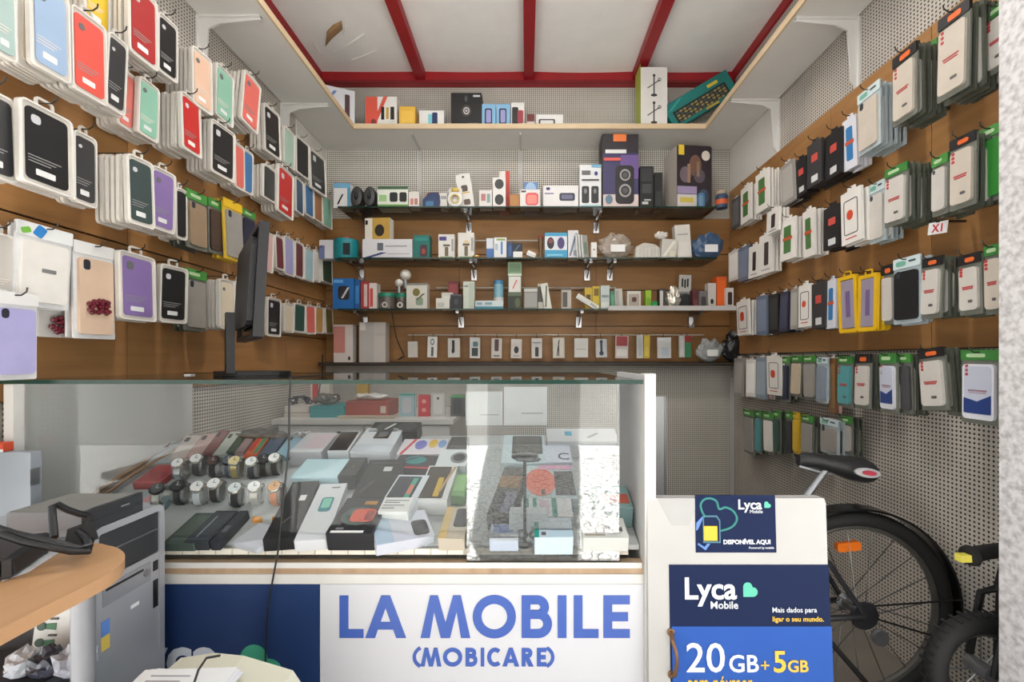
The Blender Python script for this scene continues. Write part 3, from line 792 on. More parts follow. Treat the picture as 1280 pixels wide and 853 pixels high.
shelf_item(Z0, 564, 602, 116, 2.78, .12, (26, 26, 28), [('o', .40, .40, .60, .60, (206, 206, 206)), ('c', .46, .46, .54, .54, (180, 180, 180)), ('o', .34, .34, .66, .66, (70, 62, 60)), ('r', .72, .88, .95, .93, (200, 200, 200)), ('r', .56, .05, .9, .16, (90, 90, 90)), ('r', .08, .04, .3, .1, (150, 50, 50)), ('c', .44, .74, .54, .92, (80, 80, 80))], 'disc_box', 'black carton with a silver ring on the high shelf', group=G0)
shelf_item(Z0, 602.5, 619.5, 130, 2.78, .08, (130, 178, 214), [('q', .2, .18, .74, .82, (32, 40, 62)), ('q', .3, .24, .66, .76, (150, 150, 200))], 'phone_box', 'light blue phone box touching the black disc carton', group='light blue phone boxes on the high shelf')
shelf_item(Z0, 620.5, 637.5, 130, 2.78, .08, (130, 178, 214), [('q', .2, .18, .74, .82, (32, 40, 62)), ('q', .3, .24, .66, .76, (150, 150, 200))], 'phone_box', 'light blue phone box beside the white carton with a dark shape', group='light blue phone boxes on the high shelf')
shelf_item(Z0, 639, 655, 128, 2.78, .08, WH, [('q', .06, .12, .56, .82, (46, 46, 48)), ('q', .5, .2, .95, .7, (150, 60, 70))], 'headset_box', 'white carton with dark and red shapes on the high shelf', group=G0)
shelf_item(Z0, 659, 668, 143, 2.78, .06, (214, 206, 200), [('r', 0, .5, 1, 1, (110, 52, 50))], 'small_carton', 'tiny white and brown carton on the high shelf', group=G0)
r_ = shelf_item(Z0, 670, 704, 143, 2.80, .08, WH, [('r', .02, .02, .9, .4, (42, 46, 84)), ('q', .1, .36, .7, .7, (60, 60, 70)), ('q', .16, .4, .64, .62, WH)], 'speaker_bag_box', 'white carton with navy bag picture and black strap on high shelf', group=G0)
r_ = shelf_item(Z0, 801, 834, 84, 2.78, .14, (216, 214, 210), [], 'stand_box', 'tall white carton with two drawn phone stands on the high shelf', group=G0)
W_ = 33 * 2.78 / F
for zc in (.27, .10):
    obj('printed_stand', MB().tube([(0, 0, zc - .06), (0, 0, zc + .055)], .004, 6), pm((60, 60, 62)), r_, (0, -.001, 0))
    obj('printed_stand', MB().prism(ell_pts(.02, .009, 16), -.001, 0), pm((60, 60, 62)), r_, (0, -.001, zc - .062))
    obj('printed_stand', MB().tube([(-.04, 0, zc - .018), (.034, 0, zc + .032)], .003, 6), pm((60, 60, 62)), r_, (0, -.001, 0))
    obj('printed_stand', MB().band(ell_pts(.011, .011, 16), ell_pts(.007, .007, 16), -.001, 0), pm((60, 60, 62)), r_, (.034, -.001, zc + .034))
    obj('printed_stand', MB().prism(ell_pts(.009, .009, 16), -.001, 0), pm((60, 60, 62)), r_, (0, -.001, zc + .06))
obj('green_side', MB().box(-W_ / 2 - .001, -W_ / 2, .002, .138, 0, .42), pm((168, 180, 70)), r_)
kb = carton('keyboard_box', 'teal keyboard carton leaning on its end beside the stand carton', 'box', .46, .05, .16, (22, 116, 112),
            [('r', .08, .12, .90, .62, (24, 30, 32)), ('/', .02, .7, .3, .95, (54, 150, 140)), ('r', .66, .72, .82, .84, (206, 180, 50)), ('r', .5, .02, .7, .1, (190, 160, 60))],
            (wx(884, 2.80), 2.80, Z0 + .125), (0, R(-31), 0), G0)
for i in range(13):
    for j in range(4):
        obj('printed_key', plate(.020, .012, .001, .002), pm((150, 132, 84) if (i + j) % 3 else (70, 80, 80), .5), kb, (-.46 * .42 + .022 + i * .0275, -.0026, .026 + j * .0185))
cb = carton('cosmetic_box', 'white carton with dark oval window in the corner of the high shelf', 'box', .20, .08, .22, (206, 208, 214),
            [('q', .72, .1, .86, .86, (70, 44, 48)), ('/', .15, .55, .5, .9, (96, 120, 176)), ('r', .1, .1, .6, .4, (216, 216, 220))], (wx(428, 2.80), 2.72, Z0), (0, 0, R(24)), G0)

# --- glass shelves
Z1, Z2, Z3 = 2.036, 1.724, 1.412
def glass_shelf(z, label, brk, rail=None):
    r = thing('glass_shelf', label, 'shelf', (0, 0, z), group='glass shelves on the back wall')
    obj('pane', MB().box(-1.15, 1.16, 2.735, YB - .02, -.008, 0), M_SHELFGLASS, r)
    obj('front_edge', MB().box(-1.15, 1.16, 2.729, 2.735, -.008, 0), M_GEDGE, r)
    for px in brk:
        x = wx(px, 2.80)
        mb = MB().box(x - .018, x + .018, 2.955, 2.982, -.10, -.03).box(x - .009, x + .009, 2.78, 2.982, -.022, -.0085)
        mb.add([(x - .004, 2.80, -.012), (x + .004, 2.80, -.012), (x + .004, 2.96, -.09), (x - .004, 2.96, -.09), (x - .004, 2.96, -.012), (x + .004, 2.96, -.012)], [(0, 1, 2, 3), (0, 3, 4), (1, 5, 2), (0, 4, 5, 1), (4, 3, 2, 5)])
        obj('bracket', mb, M_CHROME, r)
    if rail:
        a, b = rail
        obj('label_rail', MB().box(wx(a, 2.725), wx(b, 2.725), 2.715, 2.728, -.012, .016), M_GREYW, r)
    return r
glass_shelf(Z1, 'uppermost glass shelf on the back wall, carrying speakers and cartons', (449, 582, 750))
glass_shelf(Z2, 'middle glass shelf on the back wall, carrying bulbs and plastic bags', (440, 589, 738, 768))
glass_shelf(Z3, 'lowest glass shelf on the back wall with a white rail on one end', (445, 572, 727, 876), (760, 930))
tag(obj('wooden_ledge', MB().box(XL + .03, XR - .03, 2.84, 2.98, 1.062, 1.084), pm((52, 42, 34), .5)), 'dark narrow wooden ledge below the hanging accessories on the back wall', 'ledge')
def rail(py, a, b, label):
    z = wz(py, 2.93)
    tag(obj('hanging_rail', MB().tube([(wx(a, 2.93), 2.93, z), (wx(b, 2.93), 2.93, z)], .0045, 8).box(wx(a, 2.93), wx(a, 2.93) + .008, 2.93, 2.982, z - .004, z + .004).box(wx(b, 2.93) - .008, wx(b, 2.93), 2.93, 2.982, z - .004, z + .004), pm((206, 200, 190), .3, .3)), label, 'rail', 'thin rails on the back wall')
rail(301, 592, 680, 'short pale rail behind the things on the middle glass shelf')
rail(360, 545, 770, 'pale rail behind the things on the lowest glass shelf')
rail(419, 510, 880, 'long pale rail from which small accessory packs hang')

G1 = 'goods on the uppermost glass shelf'
def s1(*a, **k): k.setdefault('group', G1); return shelf_item(Z1, *a, **k)
s1(417, 438, 229, 2.76, .08, (208, 208, 206), [('r', 0, .8, 1, 1, (110, 164, 196)), ('r', .82, 0, 1, .8, (84, 140, 170)), ('/', .2, .15, .6, .55, K)], 'pen_box', 'white and blue carton with a drawn pen, corner of upper glass shelf')
def round_speaker(px, r, label, tone):
    Y = 2.78
    t = thing('round_speaker', label, 'speaker', (wx(px, Y), Y, Z1), group='round black speakers on the upper glass shelf')
    M = Matrix.Translation((0, 0, r * 1.7 + .008)) @ Matrix.Diagonal((1, 1, 1.7, 1)) @ Matrix.Rotation(R(90), 4, 'X')
    obj('housing', MB().lathe([(r * .7, -.06), (r * .95, -.05), (r, -.01), (r * .98, .012), (r * .88, .02)], 24, M).mesh('housing', True), pm(tone, .5), t)
    obj('cone', MB().lathe([(r * .86, .0205), (r * .5, .024), (r * .46, .0215), (r * .3, .023)], 24, M).mesh('cone', True), pm((62, 62, 64), .4), t)
    obj('dust_cap', MB().lathe([(r * .3, .023), (r * .2, .03), (r * .05, .033)], 16, M).mesh('cap', True), pm((20, 20, 22), .3), t)
    obj('foot', MB().box(-r * .5, r * .5, -.02, .04, 0, .012), pm(tone, .5), t)
round_speaker(447, .038, 'brown black round speaker beside the pen carton', (46, 38, 32))
round_speaker(463, .038, 'grey black round speaker beside the green camera carton', (34, 34, 36))
s1(472, 510, 233, 2.76, .09, (214, 218, 208), [('r', 0, 0, 1, .16, (96, 150, 70)), ('r', 0, .86, 1, 1, (60, 92, 62)), ('q', .40, .28, .66, .72, K), ('q', .72, .28, .96, .72, K), ('r', .05, .3, .3, .6, (150, 190, 130))], 'camera_box', 'white and green carton with two dark lenses on the upper glass shelf')
s1(511, 524, 240, 2.76, .06, (212, 208, 202), [('q', .15, .2, .45, .6, (190, 120, 110)), ('q', .55, .2, .85, .6, (170, 120, 110))], 'adapter_box', 'small white carton with pinkish marks on the upper glass shelf')
t = thing('label_printer', 'dark blue and red handheld device on the upper glass shelf', 'device', (wx(539, 2.77), 2.77, Z1), group=G1)
obj('body', MB().prism([(-.055, 0), (.05, 0), (.055, .05), (.045, .095), (.0, .10), (-.05, .06)], 0, .07), pm((40, 58, 96)), t)
obj('handle', MB().tube([(-.05, .03, .055), (-.02, .03, .10), (.03, .03, .104), (.05, .03, .07)], .010, 8), pm((130, 44, 44)), t)
obj('screen', plate(.05, .03, .002, .004), pm((60, 110, 150), .2), t, (-.01, -.001, .03))
s1(550, 559, 241, 2.78, .05, (206, 204, 200), [('r', .1, .6, .9, .8, (150, 150, 150))], 'slim_carton', 'slim pale carton beside the blue and red device')
t = thing('string_light', 'coiled white and gold cable light in clear pack on glass shelf', 'light', (wx(569, 2.75), 2.75, Z1), group=G1)
for k, (rr, c) in enumerate(((.042, WH), (.034, WH), (.026, (200, 180, 120)))):
    obj('coil', MB().tube([(rr * math.cos(2 * PI * i / 20), -.004 * k, .05 + rr * math.sin(2 * PI * i / 20)) for i in range(20)], .006, 6, True), pm(c, .4), t)
obj('backing_card', plate(.085, .12, .002, .006), pm((206, 202, 196), .4), t, (0, .012, .061))
obj('gold_beads', MB().lathe([(.02, 0), (.024, .012), (.016, .022)], 12), pm((216, 184, 90), .4), t, (0, .0, .095))
s1(576, 594, 217, 2.78, .03, (214, 212, 208), [('q', .25, .5, .7, .68, (70, 56, 50)), ('q', .3, .12, .75, .28, (90, 70, 60)), ('r', .2, .45, .8, .48, (196, 160, 60)), ('c', .42, .88, .58, .94, K)], 'charger_card', 'tall white hanging card with two dark chargers, tilted on glass shelf', ry=R(-9))
s1(599, 615, 238, 2.76, .06, (210, 206, 202), [('r', .15, .4, .5, .8, (170, 110, 110)), ('r', .6, .3, .85, .8, (120, 150, 150))], 'cube_carton', 'small white carton with red and teal squares on glass shelf')
s1(616, 632, 222, 2.76, .05, (216, 212, 210), [('c', .15, .62, .85, .95, K), ('c', .15, .1, .85, .45, K)], 'watch_card', 'white card with two black round watches on the upper glass shelf')
s1(624, 637, 214, 2.83, .06, (190, 52, 40), [('r', 0, 0, .6, 1, (216, 206, 204))], 'red_carton', 'red and white carton standing behind the black watch card')
s1(637, 650, 243, 2.78, .07, (160, 106, 50), [('r', .1, .1, .9, .9, (172, 118, 60))], 'brown_carton', 'small brown cardboard box on the upper glass shelf')
s1(650, 675, 237, 2.75, .07, (214, 210, 208), [('q', .28, .12, .92, .82, (206, 84, 84)), ('q', .36, .2, .84, .7, (230, 130, 120)), ('r', .06, .84, .3, .94, (60, 60, 60))], 'pink_gadget_box', 'white carton with a pink red rounded gadget on glass shelf')
s1(655, 672, 228, 2.85, .05, (92, 130, 184), [('c', .1, .5, .9, 1, (150, 180, 214))], 'blue_dome_box', 'blue carton standing behind the pink gadget carton')
s1(679, 723, 232, 2.75, .09, (216, 214, 214), [('q', .46, .3, .9, .66, (42, 42, 66)), ('q', .52, .38, .84, .58, (96, 96, 126)), ('c', .08, .78, .2, .92, (40, 40, 110)), ('r', .04, .6, .3, .66, (120, 120, 150))], 'soundbar_box', 'wide white carton with a dark oval speaker on glass shelf')
r_ = s1(724.5, 751.5, 206, 2.75, .07, (214, 216, 218), [('q', .10, .1, .44, .5, K), ('q', .54, .1, .88, .5, K), ('c', .20, .32, .34, .44, GR), ('c', .64, .32, .78, .44, GR), ('r', .1, .62, .9, .66, (60, 60, 60)), ('r', .1, .76, .5, .86, (90, 90, 90)), ('c', .68, .74, .84, .84, (40, 40, 110)), ('r', .55, .93, 1, 1, (110, 160, 190)), ('r', 0, 0, 1, .05, (150, 190, 196))], 'walkie_box', 'white carton showing two black handsets on the upper glass shelf')
s1(753, 798, 168, 2.77, .13, (40, 34, 42), [('r', .02, 0, 1, .19, (206, 190, 186)), ('r', .02, .19, 1, .75, (58, 52, 92)), ('r', .5, .4, 1, .72, (104, 80, 140)), ('q', .36, .06, .88, .58, (34, 32, 36)), ('o', .48, .37, .78, .53, (150, 146, 146)), ('o', .46, .15, .80, .33, (150, 146, 146)), ('c', .56, .41, .70, .49, (80, 80, 84)), ('c', .55, .20, .71, .28, (80, 80, 84)), ('r', .30, .9, .66, 1.0, (224, 120, 60)), ('r', .08, .74, .66, .79, (220, 220, 220)), ('r', .04, .64, .5, .68, (216, 90, 80)), ('c', .08, .06, .28, .18, (90, 120, 140))], 'party_speaker_box', 'tall dark carton printed with a two cone party speaker')
s1(800, 817, 208, 2.77, .08, (26, 27, 28), [('r', .1, .64, .9, .95, (46, 48, 50)), ('r', .15, .36, .85, .58, (60, 64, 66)), ('r', .15, .1, .6, .16, (190, 190, 190)), ('r', .3, .18, .8, .22, (160, 160, 160))], 'razor_box', 'black carton with small white print beside the party speaker carton')
s1(818, 828, 216, 2.80, .06, (34, 36, 36), [('r', .2, .1, .8, .5, (52, 54, 56))], 'narrow_black_box', 'narrow black carton behind the big photo carton')
r_ = carton('appliance_box', 'large carton with a dark crowd photo and grey side on glass shelf', 'box', .225, .19, .385, (176, 168, 160),
            [('r', 0, 0, 1, 1, (44, 36, 42)), ('c', .35, .5, .7, .85, (110, 80, 66)), ('c', .08, .4, .4, .66, (110, 96, 104)), ('r', .3, .4, .38, .7, (150, 120, 100)), ('c', .48, .4, .8, .62, (86, 78, 86)), ('r', .56, .5, .64, .74, (136, 110, 90)), ('c', .70, .76, .94, .92, (206, 196, 184)), ('r', .04, .84, .2, 1.0, (216, 186, 60)), ('r', 0, .22, .56, .34, (150, 136, 170)), ('r', 0, 0, .56, .21, (196, 190, 188)), ('r', .08, .08, .46, .16, (196, 176, 80)), ('c', .6, .05, .9, .3, (60, 76, 96))],
            (wx(868, 2.76), 2.76, Z1), (0, 0, R(6)), G1)
t = thing('blue_tumbler', 'small blue capped tumbler in front of the photo carton', 'cup', (wx(879, 2.735), 2.735 + .03, Z1), group=G1)
obj('body', MB().lathe([(.022, 0), (.028, .05), (.028, .07)], 16).mesh('body', True), pm((82, 120, 150)), t)
obj('lid', MB().lathe([(.030, .07), (.030, .085), (.018, .092)], 16).mesh('lid', True), pm((60, 96, 130)), t)
t = thing('spray_can', 'dark blue can with orange band at the end of glass shelf', 'can', (wx(902, 2.77), 2.77, Z1), group=G1)
obj('body', MB().lathe([(.034, 0), (.036, .01), (.036, .075), (.03, .085)], 18).mesh('body', True), pm((52, 72, 100)), t)
obj('band', MB().lathe([(.0368, .02), (.0368, .05)], 18, cap=False).mesh('band', True), pm((206, 92, 44)), t)
obj('cap', MB().lathe([(.03, .085), (.03, .105), (.02, .11)], 18).mesh('cap', True), pm((170, 150, 130)), t)

# second glass shelf
G2 = 'goods on the middle glass shelf'
def s2(*a, **k): k.setdefault('group', G2); return shelf_item(Z2, *a, **k)
s2(399, 416, 300, 2.76, .07, (196, 196, 200), [('r', 0, 0, .4, .7, (100, 110, 150))], 'white_carton', 'white carton against the left wall beside teal drum')
t = thing('teal_drum_box', 'rounded teal carton drum on the middle glass shelf', 'box', (wx(432, 2.80), 2.81, Z2), group=G2)
obj('body', MB().lathe([(.07, 0), (.075, .01), (.075, .115), (.07, .125)], 24).mesh('body', True), pm((22, 126, 134)), t)
obj('lid', MB().lathe([(.03, .125), (.03, .14), (.02, .145)], 16).mesh('lid', True), pm((176, 72, 50)), t)
obj('printed_window', MB().box(.01, .05, -.076, -.066, .02, .09), pm((30, 40, 44)), t)
s2(453, 515, 299, 2.75, .07, (206, 206, 210), [('r', .3, .4, .42, .8, (96, 100, 110)), ('r', .46, .6, .9, .66, (150, 150, 154)), ('/', .0, .0, .5, .3, (42, 58, 110)), ('r', .5, .2, .95, .25, (170, 170, 176))], 'long_white_box', 'long white carton with a thin drawn gadget, under the yellow carton')
zt = wz(299, 2.75)
carton('trimmer_box', 'white and ochre carton lying on top of the long white carton', 'box', .16, .06, .135, (214, 210, 200), [('r', .3, 0, 1, 1, (180, 146, 70)), ('c', .4, .15, .78, .7, (40, 32, 28)), ('r', .02, .7, .12, .9, K)], (wx(472, 2.77), 2.765, zt), (0, 0, R(-6)), G2)
s2(517, 537, 294, 2.77, .07, (16, 104, 98), [('q', .4, .1, .85, .6, (60, 36, 44)), ('c', .5, .2, .75, .44, (150, 60, 60)), ('r', .1, .76, .9, .9, (30, 130, 120))], 'teal_carton', 'teal carton with dark red earphone print on middle glass shelf')
for x0, x1, y0, lb in ((548, 568, 293, 'white bulb carton with purple badge on the middle glass shelf'), (572.5, 592.5, 291, 'white bulb carton with ringed bulb picture on middle glass shelf')):
    s2(x0, x1, y0, 2.76, .07, (212, 210, 204), [('c', .32, .42, .72, .72, (210, 190, 150)) if x0 > 570 else ('r', .06, .74, .5, .9, (66, 56, 120)), ('q', .4, .1, .62, .48, (104, 92, 74)), ('r', .3, .5, .72, .58, (90, 86, 80)), ('r', .1, .03, .9, .08, (120, 150, 100)), ('r', .82, .3, .95, .8, (150, 150, 150))], 'bulb_box', lb)
t = thing('gold_puck', 'small round gold tin on the middle glass shelf', 'tin', (wx(595, 2.735), 2.765, Z2), group=G2)
obj('body', MB().lathe([(.022, 0), (.027, .008), (.024, .018), (.012, .022)], 18).mesh('body', True), pm((206, 164, 90), .35, .4), t)
obj('rim', MB().lathe([(.0272, .006), (.0272, .011)], 18, cap=False).mesh('rim'), pm((150, 110, 60), .3, .5), t)
s2(608, 617, 298, 2.78, .06, (66, 110, 170), [('r', 0, .5, 1, 1, (200, 206, 214))], 'blue_slim_box', 'slim blue and white carton beside toothbrush carton')
s2(617.5, 633, 297, 2.76, .06, (212, 214, 216), [('r', .55, .2, .7, .8, (60, 120, 190)), ('r', .1, .4, .3, .7, (150, 170, 190)), ('r', .2, .86, .9, .94, (130, 150, 60))], 'toothbrush_box', 'white carton with blue brush print on middle glass shelf')
s2(634, 641, 303, 2.78, .05, (34, 66, 110), [('r', .2, .2, .8, .8, (52, 90, 140))], 'navy_slim_box', 'slim navy carton beside black and white carton')
s2(641.5, 653, 304, 2.76, .06, (30, 32, 36), [('r', 0, 0, 1, .45, WH), ('/', .1, .5, .8, .9, (70, 110, 150))], 'black_white_box', 'small black carton with white base on middle glass shelf')
carton('tilted_carton', 'tiny white carton lying tilted on the middle glass shelf', 'box', .055, .04, .03, WH, [('r', .1, .2, .9, .5, (190, 190, 190))], (wx(663, 2.75), 2.75, Z2 + .012), (0, R(24), 0), G2)
t = thing('brown_gadget', 'little brown metal gadget standing on the middle glass shelf', 'gadget', (wx(676, 2.77), 2.79, Z2), group=G2)
obj('stem', MB().lathe([(.02, 0), (.02, .02), (.012, .03), (.014, .09), (.018, .13)], 14).mesh('stem', True), pm((104, 78, 54)), t)
obj('knob', MB().lathe([(.012, .13), (.016, .14), (.008, .15)], 14).mesh('knob', True), pm((150, 60, 50)), t)
s2(681, 709, 291, 2.75, .06, (60, 150, 190), [('r', 0, .32, 1, .86, (206, 210, 216)), ('c', .1, .36, .42, .82, (40, 34, 44)), ('c', .56, .36, .88, .82, (70, 56, 110)), ('c', .16, .58, .36, .76, (120, 60, 60)), ('r', .1, .08, .8, .16, (120, 190, 216))], 'headphone_box', 'blue carton with two dark headphones on the middle glass shelf')
s2(710, 723, 288, 2.76, .06, (206, 206, 208), [('/', .1, .1, .9, .9, (110, 120, 140)), ('r', .5, .1, .9, .3, (150, 150, 160))], 'cable_box', 'white carton beside the blue headphone carton')
for i, px in enumerate((726, 729.5, 733)):
    carton('leaning_card', ('white accessory card leaning on the cable carton', 'white accessory card leaning between two others', 'white accessory card leaning furthest from the cable carton')[i], 'card', .085, .008, .145, (206, 208, 206), [('r', .2, .2, .8, .7, (150, 170, 160))], (wx(px, 2.77), 2.765 + .004 * i, Z2), (0, R(-10 - i), R(60)), G2)
s2(739, 746, 303, 2.76, .04, (216, 214, 210), [('c', .3, .5, .7, .6, (120, 120, 120))], 'charger_plug_box', 'narrow white carton alone beside the plastic bag heap')
def crumpled(name, label, cx_px, w, h, Y, z, rgb, seed, mat=None, d=.09, group=None, cat='bag', lab=False):
    rnd = random.Random(seed)
    t = thing(name, label, cat, (wx(cx_px, Y), Y + d / 2, z), group=group)
    bm = bmesh.new()
    bmesh.ops.create_icosphere(bm, subdivisions=3, radius=1)
    for v in bm.verts:
        p = v.co.copy()
        k = .80 + .34 * rnd.random() * (1 if rnd.random() > .25 else .6)
        v.co = Vector((p.x * w / 2 * k, p.y * d / 2 * k, max(0, (p.z * .5 + .5) * k) * h))
    me = bpy.data.meshes.new('bag_body'); bm.to_mesh(me); bm.free()
    obj('bag_body', me, mat or pm(rgb, .25, var=.2, scale=30), t)
    if lab: obj('label', plate(w * .4, h * .28, .002, .003), M_PAPER, t, (w * .05, -d / 2 - .003, h * .4))
    return t
crumpled('plastic_bag_heap', 'crumpled clear grey plastic bag on the middle glass shelf', 770, .22, .16, 2.76, Z2, (150, 138, 126), 3, group=G2, lab=True)
t = thing('blister_tray', 'ribbed clear plastic tray on the middle glass shelf', 'tray', (wx(809, 2.75), 2.75, Z2), group=G2)
obj('shell', MB().prism([(-.075, 0), (.08, 0), (.08, .06), (.05, .085), (-.02, .095), (-.07, .07)], 0, .06), pm((186, 182, 174), .25, var=.2, scale=40), t)
for i in range(6): obj('rib', MB().box(-.06 + i * .023, -.052 + i * .023, -.004, 0, .006, .066), pm((204, 200, 194), .2), t)
s2(826, 845, 299, 2.75, .05, (190, 186, 178), [('/', .1, .1, .9, .9, (220, 216, 208)), ('r', .55, .1, .9, .4, (206, 200, 180))], 'clear_bag_box', 'pale bagged carton leaning beside the tall white carton', ry=R(5))
s2(846, 865, 281, 2.77, .05, (204, 200, 194), [('r', .15, .7, .85, .74, (160, 158, 154)), ('r', .1, .05, .9, .5, (212, 208, 202))], 'tall_white_carton', 'tall creased white carton near the end of the glass shelf', ry=R(-4))
crumpled('bagged_adapter', 'white wrapped adapter perched on the pale bagged carton', 828, .085, .05, 2.76, wz(299, 2.75) + .006, (206, 202, 196), 9, group=G2, d=.05)
crumpled('blue_bag', 'translucent blue plastic bag at the end of middle shelf', 887, .20, .165, 2.77, Z2, (62, 86, 116), 5, group=G2, lab=True)

# third glass shelf
G3 = 'goods on the lowest glass shelf'
def s3(*a, **k): k.setdefault('group', G3); return shelf_item(Z3, *a, **k)
s3(416, 442, 348, 2.75, .09, (24, 96, 160), [('q', .25, .3, .8, .75, (40, 36, 40)), ('/', .4, .35, .8, .7, (190, 190, 190)), ('r', .05, .85, .5, .95, (90, 150, 200))], 'drone_box', 'bright blue carton with a dark gadget beside red cartons')
s3(443, 450, 350, 2.78, .07, (30, 84, 140), [('r', .2, .2, .8, .8, (60, 120, 176))], 'blue_edge_carton', 'slim blue carton pressed against the blue gadget carton')
s3(451, 461, 352, 2.77, .07, (156, 48, 48), [('r', .4, .1, .8, .9, (200, 180, 176))], 'red_slim_carton', 'slim red and white carton on the lowest glass shelf')
s3(461.5, 471, 354, 2.77, .07, (206, 196, 192), [('r', .1, .1, .5, .8, (190, 70, 66))], 'white_red_slim_carton', 'slim white carton with red stripe on lowest glass shelf')
def can(px, label, r=.034, h=.075, Y=2.76, z=Z3, lidc=(20, 120, 96), bodym=None):
    t = thing('clear_tub', label, 'tub', (wx(px, Y), Y + r, z), group='clear tubs with teal lids')
    obj('body', MB().lathe([(r * .9, 0), (r, .005), (r, h)], 20).mesh('body', True), bodym or pm((92, 86, 80), .25, var=.3, scale=40), t)
    obj('lid', MB().lathe([(r * 1.05, h), (r * 1.05, h + .02), (r * .98, h + .026)], 20).mesh('lid', True), pm(lidc, .4), t)
    obj('content', MB().band(ell_pts(.018, .018, 16), ell_pts(.010, .010, 16), -.002, 0), pm((190, 184, 178)), t, (0, -r - .001, h * .35))
    return t
can(481, 'wide clear tub with teal lid on the lowest glass shelf', .052, .078)
can(500, 'narrow clear tub with teal lid beside the wide tub', .030, .075)
s3(508, 534, 354, 2.76, .07, (198, 196, 186), [('c', .3, .5, .65, .8, (110, 100, 40)), ('q', .45, .15, .8, .45, (120, 140, 120)), ('/', .45, .35, .9, .6, (90, 84, 50)), ('r', 0, .92, 1, 1, (120, 118, 110))], 'plant_light_box', 'white carton with olive lamp picture on lowest glass shelf')
zt = Z3 + .104
for px, py, rr, lb in ((507, 344, .034, 'white globe bulb resting highest above the teal lidded tubs'), (499, 354, .026, 'smaller white globe bulb resting lower above the teal lidded tubs')):
    zc = wz(py, 2.83)
    t = thing('globe_bulb', lb, 'bulb', (wx(px, 2.83), 2.83, zc), group='white globe bulbs on the lowest glass shelf')
    obj('globe', MB().lathe([(rr * math.sin(PI * i / 12) + .0005, -rr * math.cos(PI * i / 12)) for i in range(13)], 20).mesh('globe', True), pm((212, 208, 200), .3), t)
    obj('screw_base', MB().lathe([(.013, 0), (.013, -.06 if rr > .03 else -.05), (.008, -.065 if rr > .03 else -.055)], 14, Matrix.Translation((0, 0, -rr * .8))).mesh('base', True), M_STEEL, t)
s3(545, 562, 373, 2.76, .06, (206, 206, 198), [('r', .1, .2, .6, .6, (180, 182, 170))], 'low_white_carton', 'low white carton left of the black carton')
s3(552, 566, 366, 2.82, .05, (200, 200, 192), [('r', .2, .2, .8, .8, (214, 214, 206))], 'pale_mid_carton', 'pale carton standing behind the low white carton')
s3(560, 573, 352, 2.86, .06, (112, 40, 44), [('r', .1, .6, .9, .9, (140, 56, 56))], 'maroon_carton', 'maroon carton rising behind the black carton')
s3(563, 577, 368, 2.75, .06, (30, 32, 36), [('c', .3, .3, .7, .7, (60, 66, 72)), ('r', .0, .9, 1, 1, (80, 84, 90))], 'black_cube_carton', 'black carton on the lowest glass shelf above a bracket')
s3(579, 593, 352, 2.78, .05, (196, 202, 190), [('r', .5, .05, .95, .95, (176, 186, 172)), ('r', .1, .8, .45, .86, (120, 130, 120))], 'pale_green_carton', 'tall pale green white carton on the lowest glass shelf')
s3(594, 629, 376, 2.745, .05, (196, 206, 208), [('r', 0, 0, 1, .3, (50, 130, 150)), ('r', .05, .5, .25, .8, (120, 150, 160)), ('r', .35, .5, .6, .8, (120, 150, 160))], 'low_teal_carton', 'low wide white and teal carton in front of blue bottle')
t = thing('blue_bottle', 'upright blue clear bottle on the lowest glass shelf', 'bottle', (wx(623, 2.80), 2.83, Z3), group=G3)
obj('body', MB().lathe([(.030, 0), (.031, .01), (.031, .15), (.028, .165)], 18).mesh('body', True), pm((126, 170, 186), .2, var=.3, scale=20), t)
obj('cap', MB().lathe([(.031, .165), (.031, .185), (.02, .19)], 18).mesh('cap', True), pm((70, 130, 170)), t)
obj('label', MB().lathe([(.0316, .03), (.0316, .08)], 18, cap=False).mesh('label', True), pm((206, 206, 204)), t)
s3(635, 652, 345, 2.78, .06, (84, 100, 78), [('r', .06, .52, .94, .98, (206, 204, 200)), ('/', .3, .62, .7, .88, (200, 100, 90)), ('r', 0, .0, 1, .4, (40, 48, 40)), ('c', .5, .05, .9, .35, (86, 92, 60))], 'green_hook_card', 'dark green and white pack standing on lowest glass shelf')
zt = wz(345, 2.78)
carton('clear_green_case', 'small clear pack with green band on top of the dark green pack', 'box', 17 * 2.78 / F, .05, .085, (120, 150, 120), [('r', 0, .0, 1, .16, (196, 206, 190)), ('r', .1, .3, .9, .9, (96, 124, 92))], (wx(643.5, 2.78), 2.78, zt), (0, 0, 0), G3)
s3(655, 672, 361, 2.76, .07, (120, 118, 110), [('r', .05, .1, .95, .8, (150, 150, 146)), ('r', 0, .85, 1, 1, (186, 186, 182))], 'grey_clear_box', 'grey clear lidded box on the lowest glass shelf')
s3(672.5, 684, 355, 2.79, .05, (190, 188, 178), [('r', .0, .3, .6, .9, (80, 80, 74))], 'grey_tall_carton', 'tall pale carton behind the leaning white card')
s3(681, 690, 354, 2.76, .02, (206, 206, 196), [('/', .1, .1, .9, .9, (70, 80, 66))], 'leaning_white_card', 'white card leaning back over the grey clear box', ry=R(-10))
s3(702, 714, 360, 2.76, .05, (176, 170, 160), [('r', .1, .1, .6, .8, (74, 70, 64)), ('r', .0, .9, 1, 1, (90, 86, 80))], 'grey_window_carton', 'grey carton with dark window near the tilted white cable box')
carton('tilted_cable_box', 'long white carton with black lettering lying tilted on lowest shelf', 'box', .15, .035, .032, (208, 208, 200), [('T', .64, .2, 0, .95, K, 'MW'), ('r', .05, .2, .5, .3, (170, 170, 170))], (wx(733, 2.73), 2.735, Z3 + .028), (0, R(32), 0), G3)
